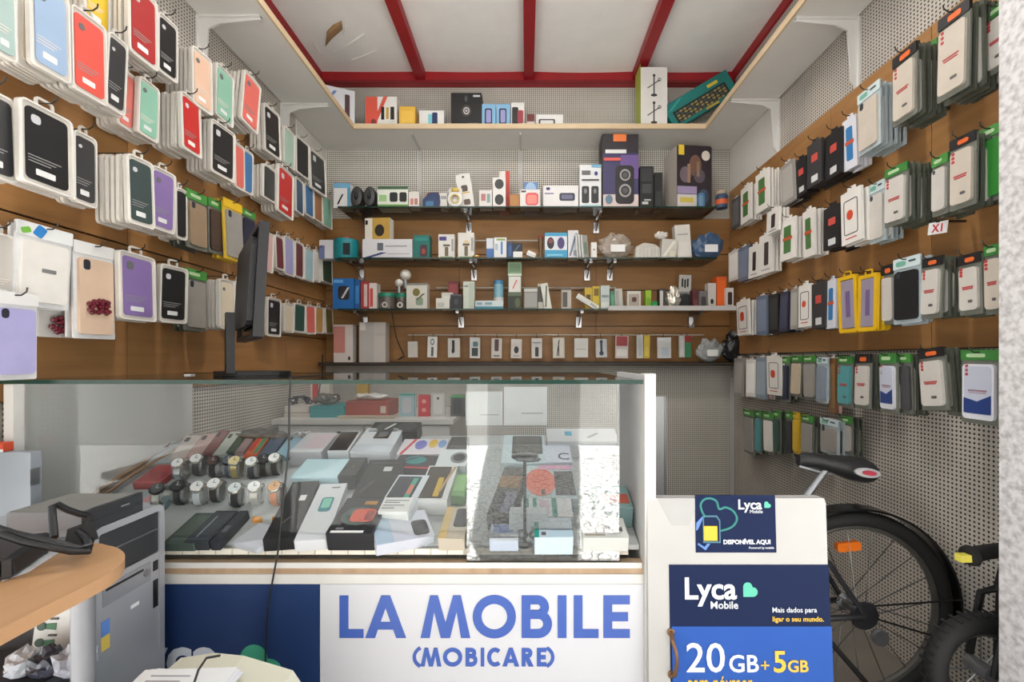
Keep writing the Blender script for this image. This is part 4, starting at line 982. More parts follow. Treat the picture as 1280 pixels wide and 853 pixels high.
s3(731, 740, 360, 2.82, .05, (190, 160, 40), [('r', .2, .3, .8, .7, (80, 64, 30))], 'yellow_cube', 'small yellow carton behind the tilted lettered carton, beside grey window carton')
s3(740.5, 750, 358, 2.82, .05, (196, 168, 50), [('r', .2, .6, .8, .9, (110, 90, 40))], 'yellow_cube', 'small yellow carton beside the tall pale blue carton')
s3(751, 762, 357, 2.77, .05, (182, 192, 190), [('r', .1, .5, .9, .6, (120, 134, 136)), ('r', .1, .1, .9, .3, (204, 208, 204))], 'pale_blue_carton', 'tall pale blue white carton above the rail end')
s3(763, 769, 364, 2.78, .05, (70, 126, 96), [('r', .2, .2, .8, .8, (90, 150, 116))], 'green_sliver_carton', 'thin green carton beside the pale blue white carton')
s3(769.5, 779, 361, 2.77, .04, (178, 178, 170), [('r', .1, .1, .5, .9, (150, 150, 144))], 'grey_blister_card', 'grey white card beside the thin green carton', ry=R(-3))
s3(784, 801, 364, 2.76, .05, (196, 192, 182), [('r', .12, .18, .88, .84, (160, 150, 138)), ('q', .35, .4, .68, .66, (80, 36, 34))], 'window_carton', 'square white carton with maroon centre on the lowest glass shelf')
t = s3(807, 814, 363, 2.77, .05, (140, 176, 40), [('r', .1, .2, .9, .6, (110, 150, 40))], 'lime_carton', 'lime green upright carton on the lowest glass shelf')
s3(814.5, 822, 377, 2.77, .05, (24, 140, 70), [('r', .1, .3, .9, .7, (40, 160, 84))], 'green_low_carton', 'low bright green carton beside the lime carton')
s3(824, 832, 361, 2.77, .05, (60, 56, 56), [('r', .1, .1, .6, .9, (190, 188, 184))], 'black_white_slim_carton', 'slim black and white carton beside the silver bag')
crumpled('silver_bag', 'shiny crumpled silver bag on the lowest glass shelf', 843, .095, .14, 2.76, Z3, (196, 190, 178), 12, mat=pm((206, 200, 188), .2, .6, var=.3, scale=30), d=.06, group=G3)
t = thing('round_mirror', 'dark round device standing behind the silver bag', 'device', (wx(858, 2.84), 2.86, Z3), group=G3)
obj('disc', MB().lathe([(.045, -.012), (.05, 0), (.045, .012)], 20, Matrix.Translation((0, 0, .06)) @ Matrix.Rotation(R(90), 4, 'X')).mesh('disc', True), pm((46, 50, 52), .3), t)
obj('rim', MB().tube([(.05 * math.cos(2 * PI * i / 20), -.004, .06 + .05 * math.sin(2 * PI * i / 20)) for i in range(20)], .005, 6, True), pm((110, 112, 110), .3), t)
obj('foot', MB().box(-.03, .03, -.02, .02, 0, .02), pm((46, 50, 52)), t)
carton('tools_card', 'white card with dark tools propped above the silver bag', 'card', .078, .012, .12, (208, 206, 202), [('r', .2, .35, .34, .8, K), ('r', .42, .3, .56, .75, K), ('r', .64, .35, .78, .8, K), ('r', 0, 0, 1, .1, (160, 156, 150))], (wx(856, 2.90), 2.90, Z3 + .118), (0, R(2), 0), G3)
carton('tools_card_prop', 'dark narrow carton under the white tools card', 'box', .05, .05, .118, (60, 40, 40), [('r', .2, .2, .8, .8, (80, 52, 50))], (wx(858, 2.895), 2.915, Z3), (0, 0, 0), G3)
s3(866, 874, 362, 2.79, .05, (84, 34, 40), [('r', .2, .2, .8, .5, (110, 60, 60))], 'wine_red_carton', 'dark wine red slim carton near the grey carton')
s3(874.5, 884, 364, 2.77, .05, (110, 108, 106), [('q', .2, .2, .8, .7, (60, 58, 58))], 'grey_gadget_carton', 'grey carton with dark gadget beside the wine red carton')
s3(885, 895, 354, 2.77, .05, (190, 184, 178), [('c', .3, .2, .7, .4, K)], 'white_dot_carton', 'white carton with black dot beside the orange carton')
s3(895.5, 908, 346, 2.78, .06, (206, 84, 28), [('r', .1, .1, .9, .9, (216, 96, 36))], 'orange_carton', 'plain orange carton at the end of the lowest glass shelf')
s3(908, 917, 360, 2.75, .04, (200, 196, 192), [('q', .2, .2, .8, .8, (60, 46, 46))], 'white_frame_carton', 'white carton with dark window beside the orange carton')

# things hanging from the long rail
G4 = 'accessory packs hanging from the long rail'
hung = [(510, 522, 427, 447, (200, 196, 188), [], 'bare white power adapter'), (534, 546, 421, 447, WH, [('o', .3, .6, .7, .9, K), ('q', .4, .05, .64, .5, (90, 84, 78))], 'white card with ring and tapering bulb'),
        (560, 575, 423, 447, (206, 202, 196), [('q', .34, .25, .56, .9, K), ('c', .3, .2, .5, .5, K)], 'white card with black charger'), (587, 600, 422, 448, (204, 204, 200), [('r', .2, .1, .8, .5, (50, 60, 60)), ('q', .3, .55, .8, .8, (90, 120, 130))], 'white card with dark teal block'),
        (614, 627, 423, 448, (200, 194, 188), [('q', .3, .35, .7, .95, (80, 50, 54)), ('r', .2, .08, .8, .16, GR)], 'white card with maroon holder'), (638.5, 652, 424, 448, (204, 198, 192), [('c', .28, .25, .72, .62, (40, 34, 34)), ('r', .2, .1, .8, .14, GR)], 'white card with dark oval dongle'),
        (664.5, 677.5, 423, 448, (204, 200, 196), [('q', .34, .08, .68, .55, (40, 40, 42)), ('r', .1, .75, .9, .8, GR)], 'white card with small black receiver'), (691, 706, 422, 448, (190, 180, 166), [('r', .1, .06, .9, .95, (206, 200, 190)), ('/', .3, .1, .6, .9, K), ('r', .46, .1, .54, .8, K)], 'tan framed card with black cable'),
        (718, 735, 423, 447, (208, 206, 202), [('r', .15, .4, .85, .46, (170, 170, 170))], 'plain white card'), (745, 759, 424, 447, (190, 190, 190), [('r', .4, .2, .6, .8, (32, 44, 70)), ('c', .3, .1, .7, .35, (32, 44, 70)), ('c', .36, .75, .64, .95, (32, 44, 70))], 'grey card with navy cable'),
        (769, 785, 420, 448, (200, 190, 186), [('r', .06, .55, .94, .98, (150, 44, 52)), ('r', .1, .1, .9, .4, (214, 210, 206))], 'white card with crimson top'), (796, 804, 419, 448, (196, 196, 192), [('r', .2, .1, .8, .9, (176, 180, 180))], 'clear slim pack'),
        (804.5, 812, 419, 448, (206, 176, 60), [('r', .2, .1, .8, .5, (214, 190, 84))], 'yellow slim pack'), (822, 839, 422, 448, (204, 204, 204), [('q', .3, .1, .8, .5, (180, 190, 200))], 'clear white blister'),
        (849, 856, 420, 447, (196, 194, 190), [('r', .2, .1, .8, .8, (206, 206, 200))], 'narrow white pack'), (856.5, 864, 420, 447, (60, 130, 90), [('r', 0, .7, 1, 1, (150, 50, 44))], 'green pack with red top')]
zr = wz(419, 2.93)
for x0, x1, y0, y1, c, pr, lb in hung:
    Y = 2.905
    H = (y1 - y0) * Y / F
    r_ = carton('accessory_pack', lb + ' hanging from the long rail', 'pack', (x1 - x0) * Y / F, .014, H, c, pr, (wx((x0 + x1) / 2, Y), Y, wz(y1, Y)), (0, random.uniform(-.03, .03), 0), G4)
    obj('hanger', MB().tube([(0, .012, H - .002), (0, .010, H + .008), (0, .024, zr - wz(y1, Y) + .008), (0, .034, zr - wz(y1, Y) + .002)], .0022, 6), M_WIRE, r_)
# cartons standing on the dark ledge
zl = 1.084
def lg(x0, x1, y0, Y, D, rgb, pr, nm, lb, rz=0): return shelf_item(zl, x0, x1, y0, Y, D, rgb, pr, nm, lb, rz=rz, group='goods on the dark ledge')
lg(417, 441, 406, 2.85, .06, (204, 196, 192), [('r', 0, .25, .6, .95, (186, 124, 116)), ('c', .75, .05, .88, .16, K)], 'pink_white_carton', 'pink and white carton at the corner end of the dark ledge')
lg(449, 482, 403, 2.85, .08, (190, 184, 178), [('r', 0, 0, .55, 1, (176, 172, 168)), ('r', .03, .8, .24, .98, (210, 206, 202))], 'grey_white_carton', 'large grey white carton on the dark ledge')
crumpled('tilted_clear_pack', 'clear wrapped grey pack at the far end of the ledge', 889, .17, .15, 2.85, zl, (150, 152, 152), 21, d=.07, group='goods on the dark ledge', lab=True)
crumpled('dark_bag', 'crumpled black plastic bag in the corner beside clear pack', 921, .17, .19, 2.84, zl, (36, 36, 38), 22, d=.09, group='goods on the dark ledge')
tag(obj('charging_cable', MB().tube([(wx(489, 2.73), 2.722, Z3 + .012), (wx(491, 2.73), 2.715, Z3 - .03), (wx(496, 2.74), 2.72, 1.24), (wx(500, 2.76), 2.74, 1.19), (wx(505, 2.8), 2.80, 1.13), (wx(498, 2.83), 2.82, 1.10), (wx(507, 2.84), 2.83, 1.12)], .0035, 6), M_BLACK), 'thin black charging cord dangling off the lowest glass shelf', 'cable')

# ------------------------------------------------------------------ display counter
XA, XB, YA, YZ, ZT = -1.279, .314, 1.10, 1.70, 1.05
ct = thing('display_counter', 'long glass topped display counter with blue and white front panels', 'counter', (0, 0, 0))
def cp(name, x0, x1, y0, y1, z0, z1, m, par=None): return obj(name, MB().box(x0, x1, y0, y1, z0, z1), m, par or ct)
cp('base_cabinet', XA, XB - .025, YA + .012, YZ, 0, .55, M_WHITE)
cp('top_glass', XA - .03, XB - .03, YA - .004, YZ + .01, ZT - .008, ZT, M_GLASSL)
cp('glass_edge', XA - .03, XB - .03, YA - .010, YA - .004, ZT - .009, ZT + .001, M_GEDGE)
cp('back_edge', XA - .03, XB - .03, YZ + .01, YZ + .016, ZT - .009, ZT + .001, M_GEDGE)
cp('front_pane', XA + .02, wx(625, YA), YA + .020, YA + .025, .60, ZT - .01, M_GLASSL)
cp('front_pane', wx(583, YA), wx(775, YA), YA + .006, YA + .011, .60, ZT - .01, M_GLASS)
cp('front_post', XA, XA + .024, YA - .004, YA + .03, .55, ZT - .01, M_WHITE)
cp('front_post', XB - .027, XB, YA - .014, YA + .03, 0, ZT + .016, pm((196, 193, 190), .5, var=.16))
cp('side_panel', XA, XA + .012, YA + .03, YZ, .55, ZT - .01, pm((206, 206, 204), .5, var=.06, scale=3))
cp('side_panel', XB - .027, XB - .012, YA + .03, 1.42, .55, ZT + .012, pm((196, 196, 196), .5, var=.05))
cp('sill_frame', XA, XB - .027, YA - .002, YA + .03, .55, .5735, M_WHITE)
cp('track', XA, XB - .027, YA + .002, YA + .03, .5735, .60, wood_mat('track_wood', (150, 120, 92), (186, 160, 130), (9, 1, 1)))
cp('track_rail', XA + .02, XB - .03, YA - .001, YA + .003, .588, .601, M_WHITE)
cp('trim_batten', XA + .012, XA + .016, YA + .05, YZ - .02, .645, .650, M_WOOD)
def bedz(Y): return .63 + .321 * (Y - 1.12)
PITCH = math.atan(.321)
bed = MB().prism([(1.13, bedz(1.13) - .012), (YZ - .01, bedz(YZ - .01) - .012), (YZ - .01, bedz(YZ - .01)), (1.13, bedz(1.13))], XA + .013, XB - .03, Matrix(((0, 1, 0, 0), (1, 0, 0, 0), (0, 0, 1, 0), (0, 0, 0, 1))))
obj('sloping_bed', bed, pm((176, 178, 178), .5), ct)
for k in range(2):
    obj('wooden_batten', MB().tube([(XA + .02 + .03 * k, 1.14, bedz(1.14) + .012), (XA + .02 + .03 * k, 1.40, bedz(1.40) + .022), (XA + .03 + .03 * k, YZ - .03, bedz(YZ - .03) + .01)], .007, 6), wood_mat('batten_wood%d' % k, (128, 96, 70), (160, 128, 96), (1, 9, 1)), ct)
# price strip: a row of little paper labels
xs0, xs1 = XA + .05, wx(580, 1.118)
cp('price_strip', xs0, XB - .06, 1.118, 1.122, .613, .629, pm((186, 178, 164), .5))
n = 26
for i in range(n):
    a = xs0 + (xs1 - xs0) * i / n; b = xs0 + (xs1 - xs0) * (i + 1) / n
    obj('price_label', MB().box(a + .002, b - .002, 1.1165, 1.118, .6145, .628), pm((222, 218, 206), .6), ct)
# front panels and their lettering
NAVY = (30, 52, 96)
p1 = cp('blue_panel', XA, wx(400, YA) - .001, YA - .002, YA + .012, .05, .549, pm(NAVY, .5, var=.05, spec=.25))
p2 = cp('white_panel', wx(400, YA) + .001, XB - .027, YA - .002, YA + .012, .05, .549, pm((204, 204, 210), .3, var=.03))
cp('kick_board', XA, XB - .027, YA + .012, YA + .03, 0, .05, M_GREYW)
SGN = pm((62, 92, 172), .35, var=.04)
yl0, yl1 = YA - .0034, YA - .0018
px2 = lambda v: v * YA / F
def sign_word(spec, ytop, ybot, stroke):
    for ch, x0, x1 in spec:
        mb = MB()
        glyph(mb, ch, wx(x0, YA), wz(ybot, YA), px2(x1 - x0), px2(ybot - ytop), px2(stroke), yl0, yl1)
        obj('letter', mb, SGN, p2)
sign_word([('L', 425, 455), ('A', 457, 508), ('M', 526, 588), ('O', 591, 645), ('B', 652, 690), ('I', 697, 708), ('L', 717, 748), ('E', 754, 787)], 744, 797, 11)
sign_word([('(', 516, 523), ('M', 525.5, 549.5), ('O', 551, 571.5), ('B', 575, 588.5), ('I', 592, 596), ('C', 599, 617), ('A', 617.5, 637), ('R', 640, 654), ('E', 658, 670), (')', 672, 679)][:0] or
          [('(', 516, 523), ('M', 526, 552), ('O', 554, 578), ('B', 582, 597), ('I', 601, 605.5), ('C', 609, 628), ('A', 628, 649), ('R', 652, 667), ('E', 671, 683), (')', 686, 693)], 809.5, 832.5, 5)
GRN = pm((60, 160, 130), .45)
tl = text_mesh('Lyca', .152, .0035)
obj('lettering', tl, pm((206, 212, 224), .5), p1, (wx(136, YA), YA - .0026, wz(846, YA)))
hm = heart_mesh(.115)
obj('heart_logo', hm, GRN, p1, (wx(325, YA), YA - .0022, wz(834, YA)))
tl = text_mesh('Mobile', .10, .002)
obj('lettering', tl, pm((206, 212, 224), .5), p1, (wx(215, YA), YA - .0026, wz(905, YA)))

# ------------------------------------------------------------------ goods lying on the sloping bed
BED = 'boxes on the sloping bed of the counter'
def onbed(px, py):
    k = (py - CY) / F
    Y = (1.10 - .63 + .321 * 1.12) / (.321 + k)
    return wx(px, Y), Y
def lay(x0, x1, ynear, yfar, D, rgb, prints, name, label, cat='box', xf=None, lift=0.0, group=BED, yaw=0):
    """a box lying on the bed: x0..x1 measured on its near edge, ynear and yfar its two ends in depth"""
    Xa, Ya = onbed(x0, ynear); Xb, _ = onbed(x1, ynear); _, Yf = onbed(x0, yfar)
    L = (Yf - Ya) / math.cos(PITCH) * .985
    n = Vector((0, -math.sin(PITCH), math.cos(PITCH)))
    p = Vector(((Xa + Xb) / 2, Ya, bedz(Ya))) + n * (D + lift + .0015)
    if xf is not None:
        yaw = -math.atan2(wx(xf, Yf) - p.x, Yf - Ya)
    root = carton(name, label, cat, Xb - Xa, D, L, rgb, prints, p, (0, 0, 0), group)
    root.rotation_euler = (Matrix.Rotation(yaw, 3, 'Z') @ Matrix.Rotation(-(PI / 2 - PITCH), 3, 'X')).to_euler()
    return root
lay(205, 244, 690, 650, .022, (70, 84, 78), [('r', .1, .1, .9, .9, (84, 98, 90))], 'glass_screen_pack', 'greenish dark screen protector pack beside the computer tower')
lay(232, 262, 689, 648, .024, (50, 54, 60), [('r', .08, .06, .92, .94, (62, 68, 76)), ('r', .3, .15, .36, .8, (150, 156, 160))], 'dark_tray_pack', 'dark grey flat pack with pale streak beside green one')
lay(264, 276, 689, 648, .024, (44, 48, 56), [('r', .2, .3, .7, .5, (100, 104, 112))], 'dark_tray_pack', 'narrow dark blue grey flat pack beside the white box')
lay(280, 330, 689, 661, .012, (196, 200, 208), [('r', .03, .05, .97, .95, (204, 206, 214))], 'white_tablet_box', 'plain white box below the orange price tags', xf=345)
lay(333, 370, 689, 614, .035, (30, 30, 33), [('r', .55, .62, .78, .72, WH), ('/', .3, .22, .6, .34, (96, 96, 96))], 'laptop_box', 'long black box with a small white sticker under the cord', xf=386)
lay(371, 409, 689, 615, .03, (206, 208, 212), [('q', .32, .46, .74, .72, (30, 116, 126)), ('q', .38, .52, .68, .70, (120, 190, 170)), ('r', .5, .9, .8, .92, GR)], 'watch_box', 'white box with a teal smart watch print', xf=420)
lay(410, 468, 689, 642, .05, (40, 40, 44), [('c', .12, .22, .86, .72, (66, 84, 80)), ('q', .34, .3, .86, .66, (206, 84, 66)), ('q', .66, .34, .84, .6, (140, 62, 60)), ('r', .5, .78, .78, .88, (170, 120, 50)), ('r', .18, .08, .34, .13, GR), ('r', .1, .0, .8, .05, WH)], 'smart_watch_box', 'black box with an orange red smart watch print')
lay(471, 515, 661, 612, .05, (200, 204, 212), [('r', .05, .2, .8, .95, (44, 48, 58)), ('r', .56, .3, .72, .9, (70, 150, 130)), ('r', .58, .45, .70, .7, (206, 110, 90))], 'phone_carton', 'white phone box with dark picture and colour strip', xf=520)
zlab = lay(475, 512, 664, 645, .058, (222, 222, 220), [('r', .08, .75, .9, .8, GR), ('r', .08, .6, .6, .65, GR), ('r', .08, .4, .8, .44, GR), ('r', .08, .2, .5, .24, GR)], 'specification_box', 'small white box covered in lines of grey print')
lay(442, 492, 640, 590, .045, (32, 32, 34), [('r', .5, .66, .72, .78, (186, 186, 186)), ('/', .1, .1, .4, .4, (60, 60, 62)), ('r', .1, .85, .9, .9, (52, 52, 54))], 'black_gift_box', 'wide matt black box with grey sticker behind smart watch box', xf=487)
lay(365, 425, 613, 588, .04, (178, 206, 216), [('r', .02, .04, .98, .96, (186, 212, 220))], 'pale_blue_box', 'pale blue white box behind the long black box')
lay(424, 446, 613, 588, .046, (40, 42, 44), [('r', .06, .06, .94, .94, (56, 56, 58)), ('c', .4, .4, .6, .6, (90, 76, 60))], 'dark_phone', 'dark phone lying on its box beside the pale blue box', 'phone')
lay(364, 404, 583, 557, .05, (188, 188, 194), [('r', .35, .2, .95, .9, (196, 180, 186)), ('r', .0, .0, 1, .15, (206, 208, 210))], 'pale_pink_box', 'pale box with faded pink top at the back of the bed')
lay(412, 438, 583, 557, .055, (204, 206, 210), [('r', .02, .03, .9, .97, (38, 40, 44))], 'black_phone_box', 'white box topped by a black phone picture at the back', xf=442)
lay(439, 489, 583, 551, .05, (204, 208, 214), [('r', .34, .55, .74, .97, (40, 42, 46)), ('r', .44, .62, .66, .82, (90, 96, 100)), ('r', .02, .02, .98, .3, (190, 196, 204))], 'tablet_box', 'wide white box with a small black tablet at the back')
lay(488, 545, 600, 583, .04, (48, 46, 54), [('r', 0, 0, 1, .08, (190, 50, 60)), ('c', .2, .3, .7, .9, (40, 120, 120)), ('/', .1, .4, .5, .8, (66, 60, 70))], 'game_box', 'dark box with teal ribbon picture and red edge', xf=528)
lay(497, 556, 582, 562, .04, (206, 200, 206), [('/', .05, .0, .3, 1, (196, 44, 60)), ('c', .3, .3, .55, .9, (110, 110, 180)), ('c', .6, .4, .78, .95, (206, 170, 60)), ('c', .8, .4, .98, .9, (120, 150, 190))], 'colourful_box', 'white box with red stripe and coloured round pictures')
lay(520, 560, 645, 600, .05, (206, 206, 206), [('r', .05, .04, .82, .96, (60, 52, 44)), ('q', .5, .08, .68, .62, (190, 156, 50)), ('/', .62, .2, .98, .96, (170, 140, 104))], 'toy_window_box', 'white framed window box with yellow toy inside', xf=556)
lay(474, 545, 689, 652, .03, (196, 198, 210), [('r', .0, .0, .3, 1, (170, 188, 206)), ('q', .66, .1, .94, .62, (40, 42, 46))], 'white_phone_box', 'long white and pale blue box with black phone at front', xf=498)
lay(548, 581, 689, 648, .035, (186, 176, 160), [('q', .45, .35, .98, .95, (56, 60, 62)), ('r', .0, .0, .3, 1, (196, 170, 120))], 'tan_phone_box', 'tan edged box with dark phone near the white strip', xf=575)
lay(560, 581, 632, 603, .03, (120, 160, 110), [('r', .1, .2, .9, .9, (140, 180, 124))], 'green_carton', 'flat green carton behind the tan edged box')
lay(545, 583, 599, 577, .045, (200, 206, 208), [('c', .45, .2, .98, .75, (44, 46, 48)), ('o', .42, .15, 1.0, .8, (120, 124, 126))], 'lens_box', 'white box with a dark oval lens picture')
lay(560, 583, 572, 556, .03, (60, 60, 62), [('r', .1, .2, .9, .9, (78, 78, 80))], 'small_dark_box', 'small dark box behind the oval lens box')
lay(462, 522, 556, 543, .05, (34, 34, 36), [('c', .1, .1, .5, .9, (60, 60, 62)), ('c', .55, .1, .95, .9, (60, 60, 62)), ('/', .3, .2, .5, .8, (206, 206, 206))], 'camera_carton', 'black carton with white scribble at the back of the bed')
# right end of the case
lay(627, 682, 597, 560, .05, (188, 206, 212), [('r', .22, .3, .95, .96, (74, 72, 68)), ('r', .3, .38, .88, .9, (92, 90, 84)), ('c', .3, .02, .9, .2, (72, 80, 84))], 'frame_box', 'pale blue box with dark window behind brown screen box')
lay(608, 640, 664, 600, .045, (76, 72, 68), [('r', .0, .55, .95, .8, (134, 100, 60)), ('r', .1, .1, .5, .5, (60, 56, 66)), ('r', .5, .05, .95, .45, (110, 112, 130))], 'screen_box', 'dark box with brown band picture in the case', xf=645)
lay(655, 722, 642, 598, .045, (172, 190, 194), [('c', .02, .08, .62, .9, (216, 104, 80)), ('r', .6, .1, .98, .8, (66, 64, 66)), ('r', .3, .86, .98, 1, (206, 150, 176)), ('r', .33, .1, .4, .25, (60, 40, 40))], 'headset_picture_box', 'box with a big orange cap picture and pink band')
lay(682, 715, 596, 574, .05, (200, 206, 222), [('T', .45, .15, 0, .7, K, 'C')], 'letter_box', 'pale blue white box with a single black letter')
lay(684, 774, 573, 553, .055, (206, 208, 212), [('r', .26, .5, .36, .78, (40, 160, 196)), ('/', .55, .35, .75, .65, GR), ('r', .0, .0, 1, .1, (176, 178, 184))], 'wide_white_box', 'wide white box with a small blue square label')
lay(652, 716, 667, 643, .05, (206, 206, 210), [('r', .06, .0, .14, 1, (20, 134, 120)), ('r', .22, .0, .3, 1, (20, 134, 120)), ('r', .6, .0, .7, 1, (20, 134, 120)), ('r', .36, .15, .54, .85, (190, 170, 190))], 'striped_box', 'white box with three upright teal stripes')
lay(668, 716, 694, 668, .05, (190, 204, 216), [('r', .0, .0, .12, 1, (22, 140, 126)), ('r', .18, .1, .3, .25, (90, 90, 96)), ('r', .4, .0, 1, .3, (176, 200, 214))], 'teal_edge_box', 'pale blue box with one teal edge below striped box')
lay(612, 648, 690, 668, .03, (176, 186, 202), [('r', .1, .5, .8, .95, (104, 124, 180)), ('r', .0, .0, 1, .4, (206, 210, 216))], 'blue_white_pack', 'white pack with a muted blue square at the front')
lay(742, 790, 660, 630, .06, (120, 150, 150), [('r', .3, .2, .95, .6, (176, 84, 64)), ('/', .05, .3, .4, .9, (206, 210, 214))], 'red_grey_pack', 'grey green pack with red band at the end of case')
lay(728, 785, 690, 664, .04, (200, 200, 196), [('r', .05, .1, .5, .6, (150, 140, 126)), ('r', .6, .3, .9, .5, (90, 86, 80))], 'end_white_pack', 'white pack at the front corner by the end panel')
Xg, Yg = onbed(662, 700)
t = thing('speaker_emblem_box', 'small white box with two black rings at the front of case', 'box', (wx(661, 1.135), 1.135, bedz(1.135)), group=BED)
obj('body', boxmesh(.10, .05, .075), pm((196, 206, 212)), t)
for dx in (-.018, .016): obj('printed_ring', MB().band(ell_pts(.017, .014, 20), ell_pts(.008, .006, 20), -.001, 0), pm(K), t, (dx, 0, .022))
# joystick-like stand: thin black stick by the oval
X1, Y1 = onbed(656, 690)
t = thing('selfie_stick', 'thin black upright stick with oval head behind the glass', 'stick', (X1, Y1 + .02, bedz(Y1 + .02)), group='loose gadgets in the case')
obj('pole', MB().tube([(0, 0, 0), (0, 0, .22)], .004, 8), M_BLACK, t)
obj('head', MB().lathe([(.004, .215), (.034, .222), (.034, .228), (.004, .232)], 20).mesh('head', True), pm((70, 74, 76), .3), t)
obj('foot', MB().lathe([(.02, 0), (.02, .004), (.006, .008)], 16).mesh('foot', True), M_BLACK, t)

# leaning case packs behind the watches
leans = [(186, 214, 585, (150, 160, 168), 'blue grey'), (213, 236, 578, (196, 186, 180), 'cream grey'), (234, 255, 576, (190, 160, 156), 'dusty pink'), (254, 268, 572, (128, 84, 84), 'wine red'), (267, 284, 574, (180, 186, 178), 'pale sage'), (283, 295, 571, (60, 80, 66), 'bottle green'),
         (294, 306, 571, (150, 126, 128), 'mauve'), (305, 322, 575, (206, 96, 56), 'rainbow orange'), (321, 341, 577, (70, 84, 104), 'steel blue'), (342, 362, 577, (126, 160, 176), 'sky blue')]
for x0, x1, yn, c, nm in leans:
    r_ = lay(x0 + .8, x1 - .8, yn, yn - 30, .014, c, [('q', .08, .04, .92, .96, tuple(min(255, v + 16) for v in c)), ('q', .14, .7, .4, .9, (70, 70, 74))] + ([('r', .1, .2, .4, .9, (206, 60, 50)), ('r', .6, .1, .9, .8, (70, 150, 110))] if 'rainbow' in nm else []),
             'sleeve_case', nm + ' phone case lying behind the watch rows', 'phone case', xf=x0 + (x1 - x0) * .5 + 22, group='phone cases lying behind the watches')
lay(168, 200, 612, 588, .02, (168, 60, 60), [('r', .1, .1, .9, .6, (150, 44, 46))], 'red_case_pack', 'red case pack at the very end of the watch bed', 'phone case', xf=215, group='case packs beside the watches')
lay(166, 205, 640, 612, .018, (150, 170, 176), [('r', .2, .1, .5, .9, (206, 150, 150))], 'pink_stripe_pack', 'pale green pack with pink stripe beside the watches', 'phone case', xf=215, group='case packs beside the watches')
crumpled('dark_pouch', 'dark translucent bag lying behind the watch rows', 322, .20, .05, onbed(322, 552)[1] - .02, bedz(onbed(322, 552)[1] - .02), (84, 84, 82), 31, d=.07, group='loose gadgets in the case')

# watches on clear collars
def watch(px, py, face, strap, metal, label, sq=False):
    X, Y = onbed(px, py + 15)
    t = thing('wrist_watch', label, 'watch', (X, Y, bedz(Y)), (0, 0, R(random.uniform(4, 14))), 'wrist watches on clear stands')
    Rr = .030
    band_w = .017
    MX = Matrix.Rotation(R(90), 4, 'Z')
    ax = Matrix(((0, 1, 0, 0), (1, 0, 0, 0), (0, 0, 1, 0), (0, 0, 0, 1)))   # prism axis Y -> X
    o_, i_ = ell_pts(Rr * .92, Rr * 1.1, 28, 0, Rr * 1.1), ell_pts(Rr * .92 - .003, Rr * 1.1 - .003, 28, 0, Rr * 1.1)
    obj('strap', MB().band(o_, i_, -band_w / 2, band_w / 2, ax).mesh('strap', True), pm(strap, .5 if not metal else .3, .7 if metal else 0), t)
    o_, i_ = ell_pts(Rr * .8, Rr * .98, 20, 0, Rr * 1.1), ell_pts(Rr * .8 - .002, Rr * .98 - .002, 20, 0, Rr * 1.1)
    obj('clear_stand', MB().band(o_, i_, -.016, .016, ax).mesh('stand', True), M_CLEAR, t)
    a = R(48)
    Mf = Matrix.Translation((0, -Rr * .93 * math.cos(a), Rr * 1.1 + Rr * 1.12 * math.sin(a))) @ Matrix.Rotation(R(90) - a, 4, 'X')
    r = .0185
    cs = pm((196, 190, 180) if face[0] > 100 else (60, 60, 62), .25, .8)
    obj('case', MB().lathe([(r * .9, -.004), (r, -.002), (r, .004), (r * .9, .006)], 24, Mf).mesh('case', True), cs, t)
    obj('dial', MB().lathe([(r * .86, .0055), (r * .84, .0064)], 24, Mf).mesh('dial', True), pm(face, .3), t)
    ink = pm((50, 50, 54) if face[0] > 100 else (190, 190, 190), .4)
    obj('hand', MB().box(-.0008, .0008, -.001, .011, .0066, .0072, Mf), ink, t)
    obj('hand', MB().box(-.001, .008, -.0008, .0008, .0066, .0072, Mf), ink, t)
    obj('crown', MB().box(r, r + .003, -.002, .002, -.001, .003, Mf), cs, t)
W2 = (222, 222, 222)
for px, py, fc, st, mt, lb in [
    (227, 586, W2, (190, 192, 194), True, 'silver metal watch with white dial, back row beside black strapped watch'), (250, 580, W2, (40, 40, 42), False, 'white dial watch on black strap, back row, second from the tower'),
    (271, 583, (70, 44, 40), (40, 36, 36), False, 'dark dial watch on black strap in the back row'), (289, 582, (60, 70, 84), (70, 80, 96), False, 'blue grey watch in the back row beside the gold one'),
    (297, 583, (206, 190, 140), (196, 176, 120), True, 'gold metal watch in the back row'), (318, 584, W2, (44, 48, 62), False, 'white dial watch on navy strap in the back row'),
    (333, 580, (40, 40, 44), (32, 32, 34), False, 'all black watch in the back row'), (346, 579, W2, (40, 38, 38), False, 'white dial watch on black strap under the cord, back row'),
    (202, 620, (70, 72, 72), (176, 174, 166), True, 'dark dial steel watch at the tower end of the front row'), (227, 616, (34, 34, 38), (34, 34, 36), False, 'chunky black watch in the front row'),
    (251, 617, W2, (200, 206, 210), False, 'white dial watch on pale strap in the front row'), (272, 613, W2, (46, 42, 40), False, 'large white dial watch on black strap, middle of the front row'),
    (297, 619, (206, 212, 214), (36, 36, 38), False, 'black rimmed white dial watch on black strap in the front row'), (321, 617, W2, (196, 190, 182), True, 'white dial watch on thin silver strap in front row'),
    (347, 617, (200, 150, 100), (200, 116, 60), False, 'orange copper watch under the cord, front row')]:
    watch(px, py, fc, st, mt, lb)
